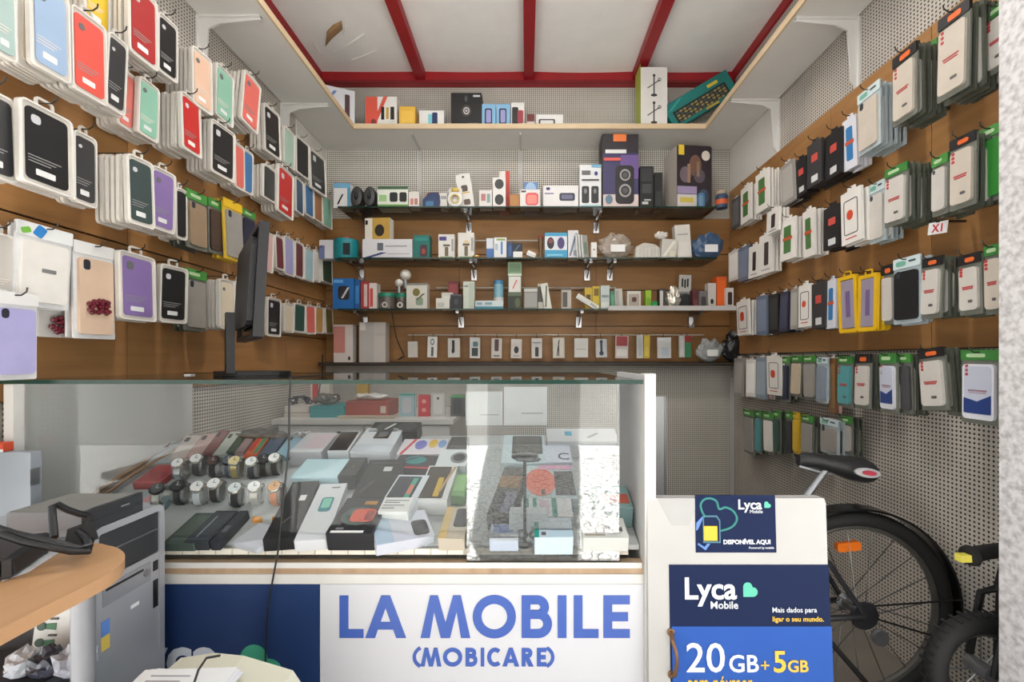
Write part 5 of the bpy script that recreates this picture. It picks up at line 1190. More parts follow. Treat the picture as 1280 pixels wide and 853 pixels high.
for px, lb in ((299, 'orange price tag nearest the tower, above the white box'), (321, 'middle orange price tag above the white box'), (346, 'orange price tag nearest the cord, above the white box')):
    X, Y = onbed(px, 654)
    tt = thing('price_tag', lb, 'tag', (X, Y, bedz(Y)), (0, 0, 0), 'orange price tags in the case')
    obj('card', MB().box(-.013, .013, 0, .002, 0, .017), pm((224, 150, 50)), tt)
    obj('foot', MB().box(-.012, .012, -.002, .008, 0, .002), pm((230, 180, 110)), tt)

# loose shiny bits at the back of the bed
for i, (px, lb, c) in enumerate(((372, 'cluster of silver rings at the back corner of the bed', (200, 200, 204)), (424, 'small black round gadget at the back of the bed', (30, 30, 32)))):
    X, Y = onbed(px, 553)
    t = thing('loose_gadget', lb, 'gadget', (X, Y, bedz(Y)), group='loose gadgets in the case')
    for k in range(4 if i == 0 else 1):
        obj('ring', MB().tube([(.016 * math.cos(2 * PI * j / 16) + .02 * (k % 2), .012 * (k // 2) + .004 * k, .02 + .016 * math.sin(2 * PI * j / 16)) for j in range(16)], .004, 6, True), pm(c, .2, .8 if i == 0 else 0), t)

# papers taped inside the glass
def paper(x0, x1, y0, y1, Y, label, ang=0):
    t = thing('paper_sheet', label, 'paper', (wx((x0 + x1) / 2, Y), Y, wz(y1, Y)), (0, ang, 0), 'paper sheets inside the glass case')
    w_, h_ = (x1 - x0) * Y / F, (y1 - y0) * Y / F
    obj('sheet', MB().box(-w_ / 2, w_ / 2, 0, .0012, 0, h_), M_PAPER, t)
    obj('printed_line', MB().box(-w_ * .1, w_ * .4, -.0006, 0, h_ * .3, h_ * .33), pm((170, 170, 174)), t)
paper(630, 684, 484, 532, YZ - .02, 'white paper sheet with one grey line hung in the case')
paper(582, 628, 490, 532, YZ - .012, 'white paper sheet hung closer to the watches than its twin')

# ------------------------------------------------------------------ back cabinet with boxes
bc = thing('back_cabinet', 'low white cabinet against the back wall behind the counter', 'cabinet', (0, 0, 0))
obj('body', MB().box(-1.30, -.40, 2.35, 2.95, 0, .765), M_GREYW, bc)
obj('worktop', MB().box(-1.32, -.38, 2.32, 2.97, .765, .79), M_WHITE, bc)
for i in range(2): obj('door', MB().box(-1.29 + i * .45, -.85 + i * .45, 2.33, 2.35, .03, .755), M_WHITE, bc)
def onbench(x0, x1, y0, Y, D, rgb, pr, nm, lb, z=.79, cat='box'): return shelf_item(z, x0, x1, y0, Y, D, rgb, pr, nm, lb, cat, group='things on the back cabinet')
onbench(355, 387, 517, 2.40, .2, (196, 188, 178), [('r', .0, .45, 1, .5, (150, 140, 130))], 'flat_carton', 'flat cream carton beside the turquoise box, bottom of two')
onbench(356, 386, 508, 2.41, .19, (204, 198, 190), [('r', .0, .0, 1, .1, (150, 140, 130))], 'flat_carton', 'flat cream carton beside the turquoise box, upper of two', z=wz(517, 2.40) + .001)
onbench(387.5, 430, 508, 2.40, .2, (14, 138, 144), [('r', .02, .8, .98, .84, (20, 110, 116))], 'turquoise_box', 'turquoise shoe style box on the back cabinet')
onbench(432, 485, 502, 2.42, .2, (156, 52, 36), [('r', .82, .25, .95, .7, (206, 190, 180)), ('r', 0, .84, 1, .88, (120, 36, 28))], 'red_box', 'wide brick red box with white label on back cabinet')
carton('flat_tray', 'thin cream board in front of the red box', 'board', .30, .04, .016, (190, 176, 156), [('r', 0, .4, 1, .5, (150, 136, 116))], (wx(458, 2.34), 2.335, .79), (0, 0, 0), 'things on the back cabinet')
crumpled('grey_bag', 'crumpled grey bag lying on the turquoise box', 405, .14, .06, 2.44, wz(508, 2.40) + .002, (96, 92, 88), 41, d=.09, group='things on the back cabinet')
crumpled('white_bag', 'white paper wrap lying on the brick red box', 460, .20, .035, 2.46, wz(502, 2.42) + .002, (200, 198, 194), 42, d=.10, group='things on the back cabinet')
onbench(386, 397, 476, 2.80, .05, (190, 50, 44), [('r', .2, .1, .4, .9, (206, 200, 190))], 'red_upright_case', 'red upright pack standing at the rear of back cabinet')
onbench(398, 412, 478, 2.80, .05, (200, 194, 186), [('r', .2, .1, .8, .6, (170, 164, 158))], 'cream_upright_case', 'cream upright pack at the rear of back cabinet')
onbench(446, 460, 480, 2.80, .05, (176, 140, 40), [('r', .2, .1, .8, .6, (190, 160, 70))], 'ochre_upright_case', 'ochre upright pack at the rear of back cabinet')
onbench(499, 518, 492, 2.45, .02, (140, 168, 176), [('q', .2, .15, .8, .8, (176, 176, 180)), ('r', .0, .9, 1, 1, (70, 150, 130))], 'grey_case_pack', 'pale grey case pack standing in a row on back cabinet')
onbench(523, 537, 494, 2.45, .02, (186, 40, 52), [('c', .3, .6, .7, .8, (220, 140, 140)), ('c', .3, .2, .7, .4, (220, 140, 140))], 'red_case_pack', 'red case pack standing in a row on back cabinet')
onbench(539, 556, 491, 2.45, .02, (176, 174, 172), [('q', .15, .1, .85, .9, (196, 194, 192)), ('c', .4, .7, .6, .82, (60, 60, 60))], 'silver_case_pack', 'silver grey case pack beside the red one on back cabinet')
onbench(563, 581, 494, 2.45, .02, (70, 72, 74), [('q', .2, .1, .8, .85, (44, 46, 50)), ('r', .0, .88, 1, 1, (80, 150, 90))], 'black_case_pack', 'black case pack with green top on back cabinet')
t = thing('cable_bundle', 'tangle of dark cables hanging on the pegboard behind watches', 'cable', (-1.285, 2.36, .80), group='cables')
obj('coil', MB().tube([(.05 * math.cos(i * .8) + .02 * (i % 3), .16 + .03 * math.sin(i * 1.7), .05 + .045 * math.sin(i * .8)) for i in range(26)], .006, 6), pm((40, 42, 60)), t)
obj('lead', MB().tube([(.09, .18, .03), (.10, .2, .12), (.11, .22, .24), (.11, .22, .33)], .004, 6), M_BLACK, t)

# ------------------------------------------------------------------ monitor on the counter
t = thing('computer_monitor', 'black flat monitor seen almost edge on, standing on the glass counter', 'monitor', (-.915, 1.46, ZT))
d = Vector((-.275, .35, 0)).normalized()
ang = math.atan2(d.y, d.x)
mr = thing('x', 'x', 'x'); bpy.data.objects.remove(mr)
rot = (0, 0, ang)
tiltm = R(3)
def mpart(n_, mb, m): 
    o = obj(n_, mb, m, t, (0, 0, 0), (tiltm, 0, ang)); return o
mpart('bezel', MB().band(rr_pts(.43, .345, .006, 2, 0, .285), rr_pts(.40, .315, .003, 2, 0, .285), -.014, .012), M_BLACK)
mpart('screen', MB().box(-.20, .20, -.006, .004, .128, .442), pm((16, 17, 20), .15))
mpart('rear_shell', MB().prism(rr_pts(.36, .27, .03, 3, 0, .285), .011, .026), pm((34, 34, 37), .5))
obj('neck', MB().prism([(-.035, .008), (.035, .008), (.026, .20), (-.026, .20)], .032, .055), M_BLACK, t, (0, 0, 0), (0, 0, ang))
obj('foot', MB().prism([(p[0], p[1]) for p in ell_pts(.12, .085, 28)], 0, .012, Matrix.Rotation(R(-90), 4, 'X') ).mesh('foot'), M_BLACK, t, (0, .04, .0125), (0, 0, 0))
tag(obj('paper_strip', MB().box(wx(236, 1.45), wx(244, 1.45), 1.43, 1.45, ZT, ZT + .004), M_PAPER), 'small white paper slip on the counter glass beside the monitor foot', 'paper')

# ------------------------------------------------------------------ sign board in front of the counter end
YS = 1.085
lean = math.atan2(.035, .74)
sb = thing('sign_board', 'white board with blue mobile network posters leaning by the counter end', 'sign', (wx(929, 1.05), 1.05, 0), (-lean, 0, 0))
bw, bh = .435, .765
obj('board', MB().prism([(-bw / 2, 0), (bw / 2, 0), (bw / 2, bh - .012), (bw / 2 - .004, bh), (-bw / 2 + .002, bh)], 0, .03), pm((182, 180, 178), .55, var=.1, scale=6), sb)
obj('paper_patch', MB().prism([(-.155, bh - .065), (-.115, bh - .065), (-.09, bh - .002), (-.19, bh - .002)], -.001, 0), pm((172, 171, 170), .6), sb)
def sx(px): return (px - 929) / F * 1.075
def sz(py): return (wz(py, 1.075)) / math.cos(lean)
def flat(name, x0, x1, y0, y1, rgb, par, d=.0015, rough=.7):
    return obj(name, MB().box(sx(x0), sx(x1), -d, -d + .0012, sz(y1), sz(y0)), pm(rgb, rough, var=.04, spec=.15), par)
NV = (24, 36, 70)
po1 = flat('upper_poster', 877, 978, 621, 692, NV, sb)
po2 = flat('lower_poster', 843, 1043, 707, 1150, NV, sb)
flat('blue_field', 845, 1044, 782, 1150, (48, 88, 168), po2, .0025)
LW = pm((222, 226, 232), .5); YW = pm((228, 184, 64), .5)
def put(par, body, x, y, size_px, mat, bold=0, d=.0034):
    return obj('lettering', text_mesh(body, size_px * 1.075 / F, bold), mat, par, (sx(x), -d, sz(y)))
put(po2, 'Lyca', 860, 748, 37, LW, .0016)
put(po2, 'Mobile', 893, 760, 12.8, LW, .0003)
obj('heart_logo', heart_mesh(20 * 1.075 / F), pm((84, 186, 160), .5), po2, (sx(943), -.0024, sz(738)))
put(po2, 'Mais dados para', 970, 764.5, 8.6, LW, .0001)
put(po2, 'ligar o seu mundo.', 970, 775.5, 8.6, YW, .0002)
put(po2, '20', 861, 836, 50, LW, .0008, .0042)
put(po2, 'GB', 914, 836, 29, LW, .0009, .0042)
put(po2, '+', 953, 836, 22, YW, 0, .0042)
put(po2, '5', 969, 836, 36, YW, .0012, .0042)
put(po2, 'GB', 987, 836, 20, YW, .0008, .0042)
put(po2, 'para nóvsaer', 863, 856, 22, YW, .0003, .0042).scale = (.70, 1, 1)
put(po1, 'Lyca', 930, 638, 17, LW, .0006)
put(po1, 'Mobile', 945, 643, 6, LW)
obj('heart_logo', heart_mesh(9 * 1.075 / F), pm((84, 186, 160), .5), po1, (sx(967.5), -.0024, sz(633)))
put(po1, 'DISPONÍVEL AQUI', 911, 681, 7.3, LW, .0005)
put(po1, 'Powered by mobile', 943, 687, 4, LW)
hp = [(892, 640), (887, 634), (885, 630), (888, 625), (893, 626), (897, 628), (901, 627), (907, 635), (915, 634), (926, 638), (929, 648), (924, 658), (916, 662), (908, 665)]
hp = [(889, 648), (885, 640), (884, 632), (889, 626), (897, 625), (904, 629), (907, 638), (915, 636), (924, 640), (929, 649), (926, 657), (919, 662), (908, 665)]
obj('heart_outline', MB().tube([(sx(a), -.0015, sz(b)) for a, b in smooth(hp)], .0028, 6), pm((46, 130, 124), .5), po1)
obj('printed_card', MB().band([(sx(886) , sz(680)), (sx(908), sz(680)), (sx(908), sz(652)), (sx(904), sz(646)), (sx(886), sz(646))], [(sx(887.5), sz(678)), (sx(906.5), sz(678)), (sx(906.5), sz(653)), (sx(903), sz(648)), (sx(887.5), sz(648))], -.003, -.0015), pm((60, 110, 130), .5), po1)
flat('printed_chip', 887, 904, 659, 677, (222, 184, 70), po1, .0032)
obj('ribbon', MB().prism([(sx(877.5), sz(665)), (sx(880), sz(663)), (sx(886), sz(650)), (sx(886), sz(647)), (sx(878), sz(655))], -.0026, -.001), pm((90, 130, 200), .5), po1)
obj('ribbon', MB().prism([(sx(879), sz(682)), (sx(889), sz(689)), (sx(895), sz(681)), (sx(891), sz(681)), (sx(888), sz(685)), (sx(880), sz(680))], -.0026, -.001), pm((90, 130, 200), .5), po1)
hpts = [(sx(844), -.004, sz(789)), (sx(843), -.02, sz(794)), (sx(846), -.026, sz(806)), (sx(847), -.026, sz(818)), (sx(845), -.022, sz(834)), (sx(844), -.004, sz(840))]
obj('brass_handle', MB().tube(hpts, [.006, .005, .0042, .0042, .005, .006], 8).mesh('brass_handle', True), pm((124, 92, 66), .35, .7), sb)
for yy in (789, 840): obj('handle_rosette', MB().lathe([(.009, 0), (.009, .003), (.005, .005)], 14, Matrix.Translation((sx(844), 0, sz(yy))) @ Matrix.Rotation(R(90), 4, 'X')), pm((124, 92, 66), .35, .7), sb)

# grey panel standing behind the board
t = thing('grey_divider', 'grey upright panel standing between counter end and pegboard', 'panel', (wx(824, 1.33), 1.33, 0))
obj('board', MB().box(-.025, .016, 0, .02, 0, wz(496, 1.33)), pm((150, 150, 152), .5), t)
obj('edge', MB().box(.016, .021, -.002, .022, 0, wz(496, 1.33)), pm((120, 118, 116), .5), t)

# ------------------------------------------------------------------ bicycle behind the board
YW_ = 1.42
wxc, wr_ = wx(1067, YW_), .306
bk = thing('bicycle', 'dark bicycle with black saddle parked behind the leaning sign board', 'bicycle', (wxc, YW_, 0))
zc = wr_ + .008
MR = Matrix.Translation((0, 0, zc)) @ Matrix.Rotation(R(90), 4, 'X')
def circ(r, y=0, n=48, a0=0, a1=360): return [(r * math.cos(R(a0 + (a1 - a0) * i / n)), y, zc + r * math.sin(R(a0 + (a1 - a0) * i / n))) for i in range(n + (a1 - a0 < 360))]
wh = obj('rear_wheel', MB().tube(circ(wr_ - .046), .011, 8, True).mesh('rim', True), pm((120, 118, 114), .35, .7), bk)
obj('tyre', MB().tube(circ(wr_ - .022), .024, 12, True).mesh('tyre', True), M_RUB, wh)
obj('hub', MB().lathe([(.012, -.05), (.03, -.036), (.018, -.03), (.018, .03), (.03, .036), (.012, .05)], 18, MR).mesh('hub', True), M_STEEL, wh)
for i in range(20):
    a = R(i * 18 + 5); b = a + R(24 if i % 2 else -24)
    obj('spoke', MB().tube([(.026 * math.cos(b), -.03 if i % 4 < 2 else .03, zc + .026 * math.sin(b)), ((wr_ - .05) * math.cos(a), 0, zc + (wr_ - .05) * math.sin(a))], .0016, 5), pm((96, 96, 96), .3, .6), wh)
ra = R(104)
obj('orange_reflector', MB().prism(rr_pts(.075, .028, .008, 3), -.008, .008), pm((232, 116, 30), .3), wh, ((wr_ - .105) * math.cos(ra) + .03, 0, zc + (wr_ - .105) * math.sin(ra)), (0, R(-6), 0))
mg = MB()
A = [(wr_ + .012) for _ in range(31)]
o_ = [((wr_ + .016) * math.cos(R(-12 + i * 6)), (wr_ + .016) * math.sin(R(-12 + i * 6)) + zc) for i in range(30)]
i_ = [((wr_ + .009) * math.cos(R(-12 + i * 6)), (wr_ + .009) * math.sin(R(-12 + i * 6)) + zc) for i in range(30)]
mg.band(o_, i_, -.028, .028, closed=False)
obj('mudguard', mg.mesh('mudguard', True), pm((20, 20, 22), .25), bk)
obj('mudguard_stay', MB().tube([(.02, -.03, zc + .02), (wr_ + .004, -.03, zc + .04)], .003, 6), M_BLACK, bk)
obj('mudguard_stay', MB().tube([(.02, -.03, zc - .01), (wr_ - .02, -.03, zc - .09)], .003, 6), M_BLACK, bk)
DK = pm((40, 40, 44), .35)
bb = (-.40, 0, zc - .03); st_top = (-.135, 0, .60)
for y in (-.05, .05):
    obj('chain_stay', MB().tube([(0, y, zc), (-.2, y * .8, zc - .015), bb], .009, 8), DK, bk)
    obj('seat_stay', MB().tube([(0, y, zc), (-.10, y * .7, .47), (-.20, 0, .575)], .008, 8), DK, bk)
obj('seat_tube', MB().tube([bb, (-.20, 0, .60)], .016, 10), DK, bk)
obj('seat_post', MB().tube([(-.205, 0, .58), (-.15, 0, .67), (-.08, 0, .765)], .0125, 10).mesh('seat_post', True), M_STEEL, bk)
obj('seat_clamp', MB().lathe([(.02, 0), (.02, .03)], 14, Matrix.Translation((-.20, 0, .585))), M_CHROME, bk)
# saddle
sad = bpy.data.meshes.new('saddle')
v = []; fs = []
prof = [(-.155, .012, .018, .758), (-.13, .022, .022, .765), (-.08, .028, .024, .765), (-.02, .045, .028, .760), (.04, .075, .036, .758), (.09, .080, .040, .758), (.115, .060, .030, .750), (.125, .03, .016, .745)]
ns = 14
for (x, hw, th, z) in prof:
    x *= .80; th *= 1.15
    for k in range(ns):
        a = 2 * PI * k / ns
        v.append((x, hw * math.cos(a), z + th * math.sin(a) * (.6 if math.sin(a) > 0 else 1.1)))
for i in range(len(prof) - 1):
    for k in range(ns):
        k2 = (k + 1) % ns
        fs.append((i * ns + k, i * ns + k2, (i + 1) * ns + k2, (i + 1) * ns + k))
fs += [tuple(range(ns - 1, -1, -1)), tuple((len(prof) - 1) * ns + k for k in range(ns))]
so = obj('saddle', MB().add(v, fs).mesh('saddle', True), pm((30, 30, 32), .5), bk, (-.145, 0, .02), (0, R(7), 0))
obj('saddle_badge', MB().prism(ell_pts(.040, .014, 20), -.003, .003), pm((170, 172, 174), .3), so, (.035, -.082, .752), (R(-8), 0, R(2)))
obj('saddle_badge', MB().prism(ell_pts(.022, .007, 20), -.004, .004), pm((176, 60, 76), .3), so, (.038, -.084, .752), (R(-8), 0, R(2)))
obj('saddle_rail', MB().tube([(-.12, 0, .735), (-.04, 0, .722), (.06, 0, .728)], .006, 6), M_STEEL, so)
obj('crank_set', MB().lathe([(.075, -.004), (.08, 0), (.075, .004)], 24, Matrix.Translation((bb[0], -.04, bb[2])) @ Matrix.Rotation(R(90), 4, 'X')), M_STEEL, bk)
obj('crank_arm', MB().tube([(bb[0], -.055, bb[2]), (bb[0] + .15, -.06, bb[2] - .06)], .009, 8), M_STEEL, bk)
obj('pedal', MB().box(bb[0] + .11, bb[0] + .19, -.10, -.062, bb[2] - .075, bb[2] - .05), M_BLACK, bk)
obj('derailleur', MB().lathe([(.024, -.008), (.026, 0), (.024, .008)], 14, Matrix.Translation((.04, -.055, zc - .06)) @ Matrix.Rotation(R(90), 4, 'X')), M_STEEL, bk)
obj('sprocket', MB().lathe([(.04, -.006), (.044, 0), (.04, .006)], 20, Matrix.Translation((0, -.045, zc)) @ Matrix.Rotation(R(90), 4, 'X')), DK, bk)
obj('top_tube', MB().tube([(-.20, 0, .575), (-.62, .02, .62)], .015, 10), DK, bk)
obj('down_tube', MB().tube([bb, (-.62, .02, .56)], .018, 10), DK, bk)
obj('kickstand', MB().tube([(-.12, -.03, zc - .06), (.09, -.09, .004)], .008, 8), M_BLACK, bk)

# child's bike behind the jamb
Yk = 1.16
kx = wx(1226, Yk)
kb = thing('balance_bike', 'small black child bike half hidden by the speckled door jamb', 'bicycle', (kx, Yk, 0))
rk = .142; zk = wz(836, Yk)
kw = obj('front_wheel', MB().tube([((rk - .05) * math.cos(2 * PI * i / 36), 0, zk + (rk - .05) * math.sin(2 * PI * i / 36)) for i in range(36)], .008, 8, True).mesh('rim', True), pm((70, 70, 72), .4), kb)
obj('tyre', MB().tube([((rk - .024) * math.cos(2 * PI * i / 36), 0, zk + (rk - .024) * math.sin(2 * PI * i / 36)) for i in range(36)], .026, 12, True).mesh('tyre', True), M_RUB, kw)
for i in range(40):
    a = 2 * PI * i / 40
    obj('tread', MB().box(-.003, .003, -.018, .018, .0, .004), M_RUB, kw, ((rk) * math.cos(a), 0, zk + (rk) * math.sin(a)), (0, PI / 2 - a, 0))
for i in range(8):
    a = 2 * PI * i / 8
    obj('spoke', MB().tube([(.02 * math.cos(a), 0, zk + .02 * math.sin(a)), ((rk - .052) * math.cos(a), 0, zk + (rk - .052) * math.sin(a))], .002, 5), M_STEEL, kw)
obj('hub', MB().lathe([(.02, -.03), (.02, .03)], 14, Matrix.Translation((0, 0, zk)) @ Matrix.Rotation(R(90), 4, 'X')), M_STEEL, kw)
for y in (-.034, .034): obj('fork', MB().tube([(0, y, zk), (.035, y, zk + .18), (.05, 0, zk + .21)], .009, 8), M_BLACK, kb)
obj('stem', MB().tube([(.05, 0, zk + .2), (.085, 0, .64)], .014, 10), M_BLACK, kb)
zg = wz(688, Yk)
obj('handlebar', MB().tube([(.085, 0, zg - .0), (.02, -.01, zg), (-.02, -.015, zg - .002)], .011, 8), M_STEEL, kb)
obj('grip', MB().tube([(.06, -.006, zg + .004), (.0, -.012, zg), (-.045, -.018, zg - .006)], [.018, .018, .019], 12).mesh('grip', True), M_RUB, kb)
obj('grip_flange', MB().tube([(-.043, -.018, zg - .006), (-.052, -.019, zg - .007)], [.026, .024], 14), M_RUB, kb)
obj('yellow_tip', MB().box(-.078, -.05, -.028, -.010, zg - .020, zg - .002), pm((226, 214, 90), .5), kb)
obj('frame_tube', MB().tube([(.06, 0, zk + .22), (.06, .01, .30)], .014, 8), M_BLACK, kb)

# ------------------------------------------------------------------ desk corner with computer
ZD = .75
dk = thing('desk', 'round ended beech desk with silver leg at the street side', 'desk', (0, 0, 0))
pts = []
Xt = wx(150, .80)
outline = [(-1.32, .16), (-.63, .16), (-.678, .45), (-.684, .60), (-.682, .70), (-.686, .745), (-.705, .785), (-.737, .818), (-.79, .845), (-.88, .858), (-1.32, .858)]
sw = Matrix(((1, 0, 0, 0), (0, 0, 1, 0), (0, 1, 0, 0), (0, 0, 0, 1)))
outline = outline[:2] + [(p[0], p[1]) for p in smooth([(a, b, 0) for a, b in outline[2:]], 4)]
obj('desktop', MB().prism(outline, ZD - .022, ZD, sw), M_DESK, dk)
obj('leg', MB().tube([(wx(104, .79), .79, 0), (wx(104, .79), .79, ZD - .022)], .0165, 16).mesh('leg', True), pm((132, 134, 140), .45, .3), dk)
obj('leg', MB().tube([(-1.25, .30, 0), (-1.25, .30, ZD - .022)], .0165, 16).mesh('leg', True), pm((132, 134, 140), .45, .3), dk)

# tower
XF = -.862
tw = thing('computer_tower', 'silver and black computer tower standing beside the desk', 'computer', (XF, .975, 0))
SIL = pm((168, 170, 176), .35, .35); DKP = pm((44, 46, 50), .4)
zb, zt = .30, .762
obj('case', MB().box(-.27, -.02, -.088, .085, zb, zt - .012), pm((70, 72, 78), .4), tw)
MYZ = Matrix(((0, 1, 0, 0), (1, 0, 0, 0), (0, 0, 1, 0), (0, 0, 0, 1)))
obj('front_frame', MB().band(rr_pts(.178, zt - zb, .02, 3, -.001, (zb + zt) / 2), rr_pts(.150, zt - zb - .03, .006, 3, -.001, (zb + zt) / 2), -.03, .004, MYZ), SIL, tw)
obj('top_cover', MB().box(-.27, -.03, -.09, .087, zt - .012, zt), SIL, tw)
obj('drive_bay', MB().box(-.02, .0, -.076, .074, zt - .108, zt - .014), DKP, tw)
obj('drive_tray', MB().box(.0, .002, -.07, .07, zt - .058, zt - .055), pm((90, 92, 96)), tw)
obj('front_panel', MB().box(-.02, .001, -.076, .074, zb + .012, zt - .111), SIL, tw)
obj('floppy_slot', MB().box(.001, .003, -.066, .05, zt - .166, zt - .124), pm((150, 152, 158), .3, .4), tw)
obj('floppy_slot_gap', MB().box(.003, .0035, -.06, .03, zt - .136, zt - .131), M_BLACK, tw)
obj('eject_button', MB().lathe([(.008, 0), (.008, .003)], 12, Matrix.Translation((.003, .038, zt - .144)) @ Matrix.Rotation(R(90), 4, 'Y')), M_STEEL, tw)
obj('badge', MB().box(.001, .002, .0, .02, zt - .205, zt - .198), pm((222, 222, 226)), tw)
obj('sticker', MB().box(.001, .002, -.068, -.05, zt - .225, zt - .195), pm((90, 130, 200)), tw)
obj('sticker', MB().box(.001, .002, -.068, -.05, zt - .255, zt - .227), pm((214, 190, 90)), tw)
obj('side_button', MB().box(.001, .003, .058, .07, zt - .150, zt - .128), M_BLACK, tw)
obj('side_button', MB().box(.001, .003, .058, .07, zt - .235, zt - .172), M_BLACK, tw)
ts = thing('storage_crate', 'dark crate under the computer tower', 'crate', (XF - .20, .975, 0))
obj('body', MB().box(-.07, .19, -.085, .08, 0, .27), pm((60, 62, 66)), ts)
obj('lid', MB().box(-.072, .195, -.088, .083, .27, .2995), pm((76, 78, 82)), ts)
# recorder on the tower
dv = thing('optical_drive', 'grey metal optical drive with black front lying on the computer tower', 'drive', (XF, .938, zt))
obj('case', MB().box(-.155, -.006, -.062, .062, .003, .038), pm((150, 152, 158), .4, .4), dv)
obj('front_plate', MB().box(-.006, .004, -.064, .064, .001, .042), DKP, dv)
obj('top_cover', MB().box(-.152, -.008, -.060, .060, .038, .040), pm((128, 126, 122), .6, .2, var=.25), dv)
obj('tray_line', MB().box(.004, .0045, -.058, .058, .018, .0195), pm((24, 24, 26)), dv)
for i in range(2): obj('foot', MB().box(-.14 + i * .09, -.12 + i * .09, -.05, .05, 0, .003), M_BLACK, dv)
obj('label_print', MB().box(.004, .005, .01, .03, .026, .029), pm((130, 130, 132)), dv)
# grey box on the desk far side
gb = thing('grey_box', 'tall plain grey metal box at the end of the counter', 'box', (-1.255, 1.066, 0))
obj('body', MB().box(-.075, .075, 0, .024, .3, wz(566, 1.066)), pm((148, 154, 162), .45), gb)
obj('stand', MB().box(-.07, .07, .0, .022, 0, .3), pm((110, 112, 116), .5), gb)
obj('seam', MB().box(.073, .0755, -.001, .02, .80, .84), M_STEEL, gb)
rc = carton('red_carton_corner', 'orange red carton corner resting on the tall grey box', 'box', .06, .022, .022, (196, 72, 44), [('r', 0, 0, 1, .3, WH)], (-1.275, 1.066, wz(566, 1.066) + .001), (0, 0, 0))
# black device, paper and cables on the desk
bd = thing('black_device', 'flat black router on the desk under a tangle of cables', 'device', (-.70 - .12, .74, ZD), (0, 0, R(-4)))
bd.location = (-.815 - .06 * math.cos(R(25)), .713 - .06 * math.sin(R(25)), ZD + .0025); bd.rotation_euler = (0, 0, R(25))
obj('body', MB().prism([(-.25, 0), (.055, 0), (.06, .006), (.06, .030), (.05, .034), (-.25, .034)], 0, .115), pm((40, 40, 43), .5), bd)
obj('front_panel', MB().box(-.24, .045, -.003, 0, .006, .030), pm((22, 22, 24), .35), bd)
obj('edge_trim', MB().box(.047, .058, -.0035, 0, .004, .031), pm((56, 58, 60), .3), bd)
pq = [(wx(a, .35 * F / (b - CY)), .35 * F / (b - CY)) for a, b in ((2, 728), (36, 716), (78, 689), (50, 684))]
tag(obj('paper_sheet', MB().add([(x, y, ZD + .0006) for x, y in pq] + [(x, y, ZD + .0016) for x, y in pq],
    [(3, 2, 1, 0), (4, 5, 6, 7), (0, 1, 5, 4), (1, 2, 6, 5), (2, 3, 7, 6), (3, 0, 4, 7)]), pm((226, 228, 234), .6)), 'white paper sheet under the black router on the desk', 'paper')
def P3(px, py, Y): return (wx(px, Y), Y, wz(py, Y))
cords = [[(-4, 660, .74), (20, 668, .74), (50, 674, .74), (75, 680, .75), (100, 686, .76), (112, 682, .77), (108, 672, .78), (98, 665, .79)],
         [(0, 668, .73), (30, 678, .73), (60, 684, .74), (90, 690, .75), (110, 690, .76), (113, 676, .79)],
         [(68, 672, .77), (66, 650, .79), (65, 634, .80), (72, 631, .81), (85, 638, .82), (100, 643, .83), (109, 645, .84), (112, 652, .84)]]
cb_ = thing('power_cables', 'tangle of thick black power cables over the router', 'cable', (0, 0, 0))
for c in cords: obj('cable', MB().tube([P3(*p) for p in c], .0055, 8).mesh('cable', True), M_BLACK, cb_)
obj('plug', MB().add([P3(80, 684, .77), P3(103, 682, .78), P3(96, 660, .79), P3(84, 662, .78), tuple(Vector(P3(80, 684, .77)) + Vector((0, .03, 0))), tuple(Vector(P3(103, 682, .78)) + Vector((0, .03, 0))), tuple(Vector(P3(96, 660, .79)) + Vector((0, .03, 0))), tuple(Vector(P3(84, 662, .78)) + Vector((0, .03, 0)))],
    [(0, 1, 2, 3), (7, 6, 5, 4), (0, 4, 5, 1), (1, 5, 6, 2), (2, 6, 7, 3), (3, 7, 4, 0)]), M_RUB, cb_)
# below the desk
pc = thing('circuit_board', 'green and white circuit board leaning under the desk', 'circuit board', P3(70, 812, .85), (R(-8), 0, 0))
wpx = .86 / F
obj('board', MB().box(-28 * wpx, 28 * wpx, 0, .004, 0, 68 * wpx), pm((34, 84, 56), .4), pc)
obj('white_face', MB().box(-29 * wpx, 16 * wpx, -.002, 0, 0, 66 * wpx), pm((196, 200, 202), .4), pc)
for k in range(3):
    zz = (8 + 19 * k) * wpx
    obj('copper_pad', MB().prism(ell_pts(6 * wpx, 5 * wpx, 16, -20 * wpx, zz), -.003, -.002), pm((24, 60, 42)), pc)
    obj('copper_pad', MB().prism([(-16 * wpx, zz - 3 * wpx), (-2 * wpx, zz - 4 * wpx), (-2 * wpx, zz + 4 * wpx), (-16 * wpx, zz + 3 * wpx)], -.003, -.002), pm((32, 104, 62)), pc)
    obj('chip', MB().box(-10 * wpx, 0, -.004, -.002, zz + 8 * wpx, zz + 10 * wpx), pm((40, 44, 44)), pc)
cr = thing('clutter_crate', 'dark closed crate under the desk carrying bags and a circuit board', 'crate', (-.90, .815, 0))
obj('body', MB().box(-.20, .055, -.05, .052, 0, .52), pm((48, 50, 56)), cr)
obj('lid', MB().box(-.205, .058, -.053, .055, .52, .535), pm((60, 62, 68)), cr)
crumpled('grey_cloth_bag', 'crumpled grey blue bag under the desk beside silver leg', 76, .07, .055, .775, .535, (136, 140, 152), 51, d=.05)
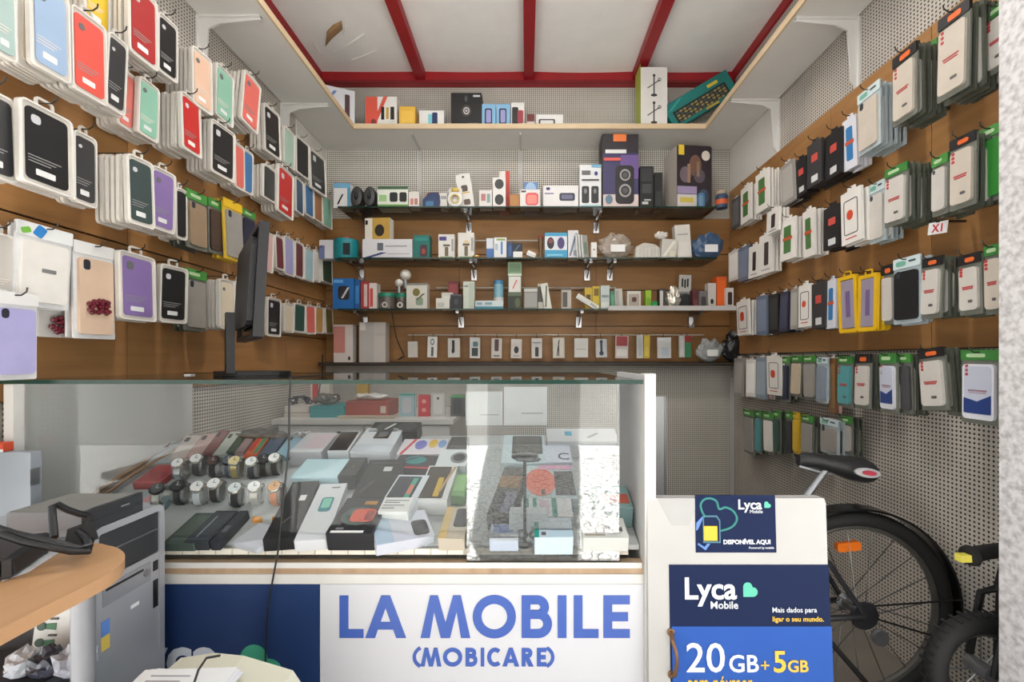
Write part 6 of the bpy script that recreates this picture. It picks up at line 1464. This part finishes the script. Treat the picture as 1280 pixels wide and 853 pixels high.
crumpled('navy_bag', 'dark navy crumpled bag under the desk', 42, .06, .05, .775, .535, (44, 48, 62), 52, d=.05)
crumpled('pale_bag', 'pale crumpled plastic under the edge of the desk', 8, .05, .05, .775, .535, (170, 176, 186), 53, d=.05)
# cream case with papers in the foreground
YC_ = .80
wc = thing('cream_case', 'cream plastic case standing low in front of the blue panel', 'case', (wx(250, .85), .72, 0))
zc0 = wz(846, .86)
obj('body', MB().prism([(-.10, 0), (.15, 0), (.16, zc0 - .06), (.14, zc0 - .03), (.04, zc0), (-.02, zc0 + .006), (-.09, zc0 - .004)], 0, .20), pm((206, 204, 186), .4), wc)
obj('seam', MB().box(-.10, .162, -.002, 0, zc0 - .075, zc0 - .071), pm((150, 148, 134)), wc)
pp = thing('paper_stack', 'stack of printed white papers lying on the cream case', 'paper', (wx(232, .82), .715, zc0 + .008), (0, R(3), R(4)), None)
for k in range(3): obj('sheet', MB().box(-.085, .08, 0, .15, .0016 * k, .0016 * k + .0012, Matrix.Rotation(R(3 * k - 3), 4, 'Z')), pm((220 + k * 3, 222 + k * 3, 230), .6), pp)
for k in range(9): obj('printed_line', MB().box(-.07, -.02 + .01 * (k % 3), .015 + k * .014, .018 + k * .014, .0046, .005), pm((150, 152, 160)), pp)
tag(obj('thin_cable', MB().tube([P3(240, 862, .80), P3(248, 838, .80), P3(258, 823, .82), P3(275, 820, .84)], .0022, 6), M_BLACK), 'thin black cable curving over the papers and cream case', 'cable')
# cord hanging over the counter front
tag(obj('power_cable', MB().tube([(wx(358, 1.08), 1.30, ZT + .006), (wx(360, 1.08), YA - .008, ZT + .006), (wx(361, 1.08), YA - .018, ZT - .05), (wx(360, 1.08), YA - .016, wz(560, 1.08)), (wx(352, 1.08), YA - .014, wz(630, 1.08)), (wx(346, 1.08), YA - .014, wz(690, 1.08)), (wx(333, 1.08), YA - .014, wz(760, 1.08)), (wx(330, 1.08), YA - .014, wz(822, 1.08)), (wx(331, 1.08), YA - .014, wz(900, 1.08))], .0022, 6).mesh('power_cable', True), M_BLACK), 'thin black cord hanging down the front of the glass counter', 'cable')
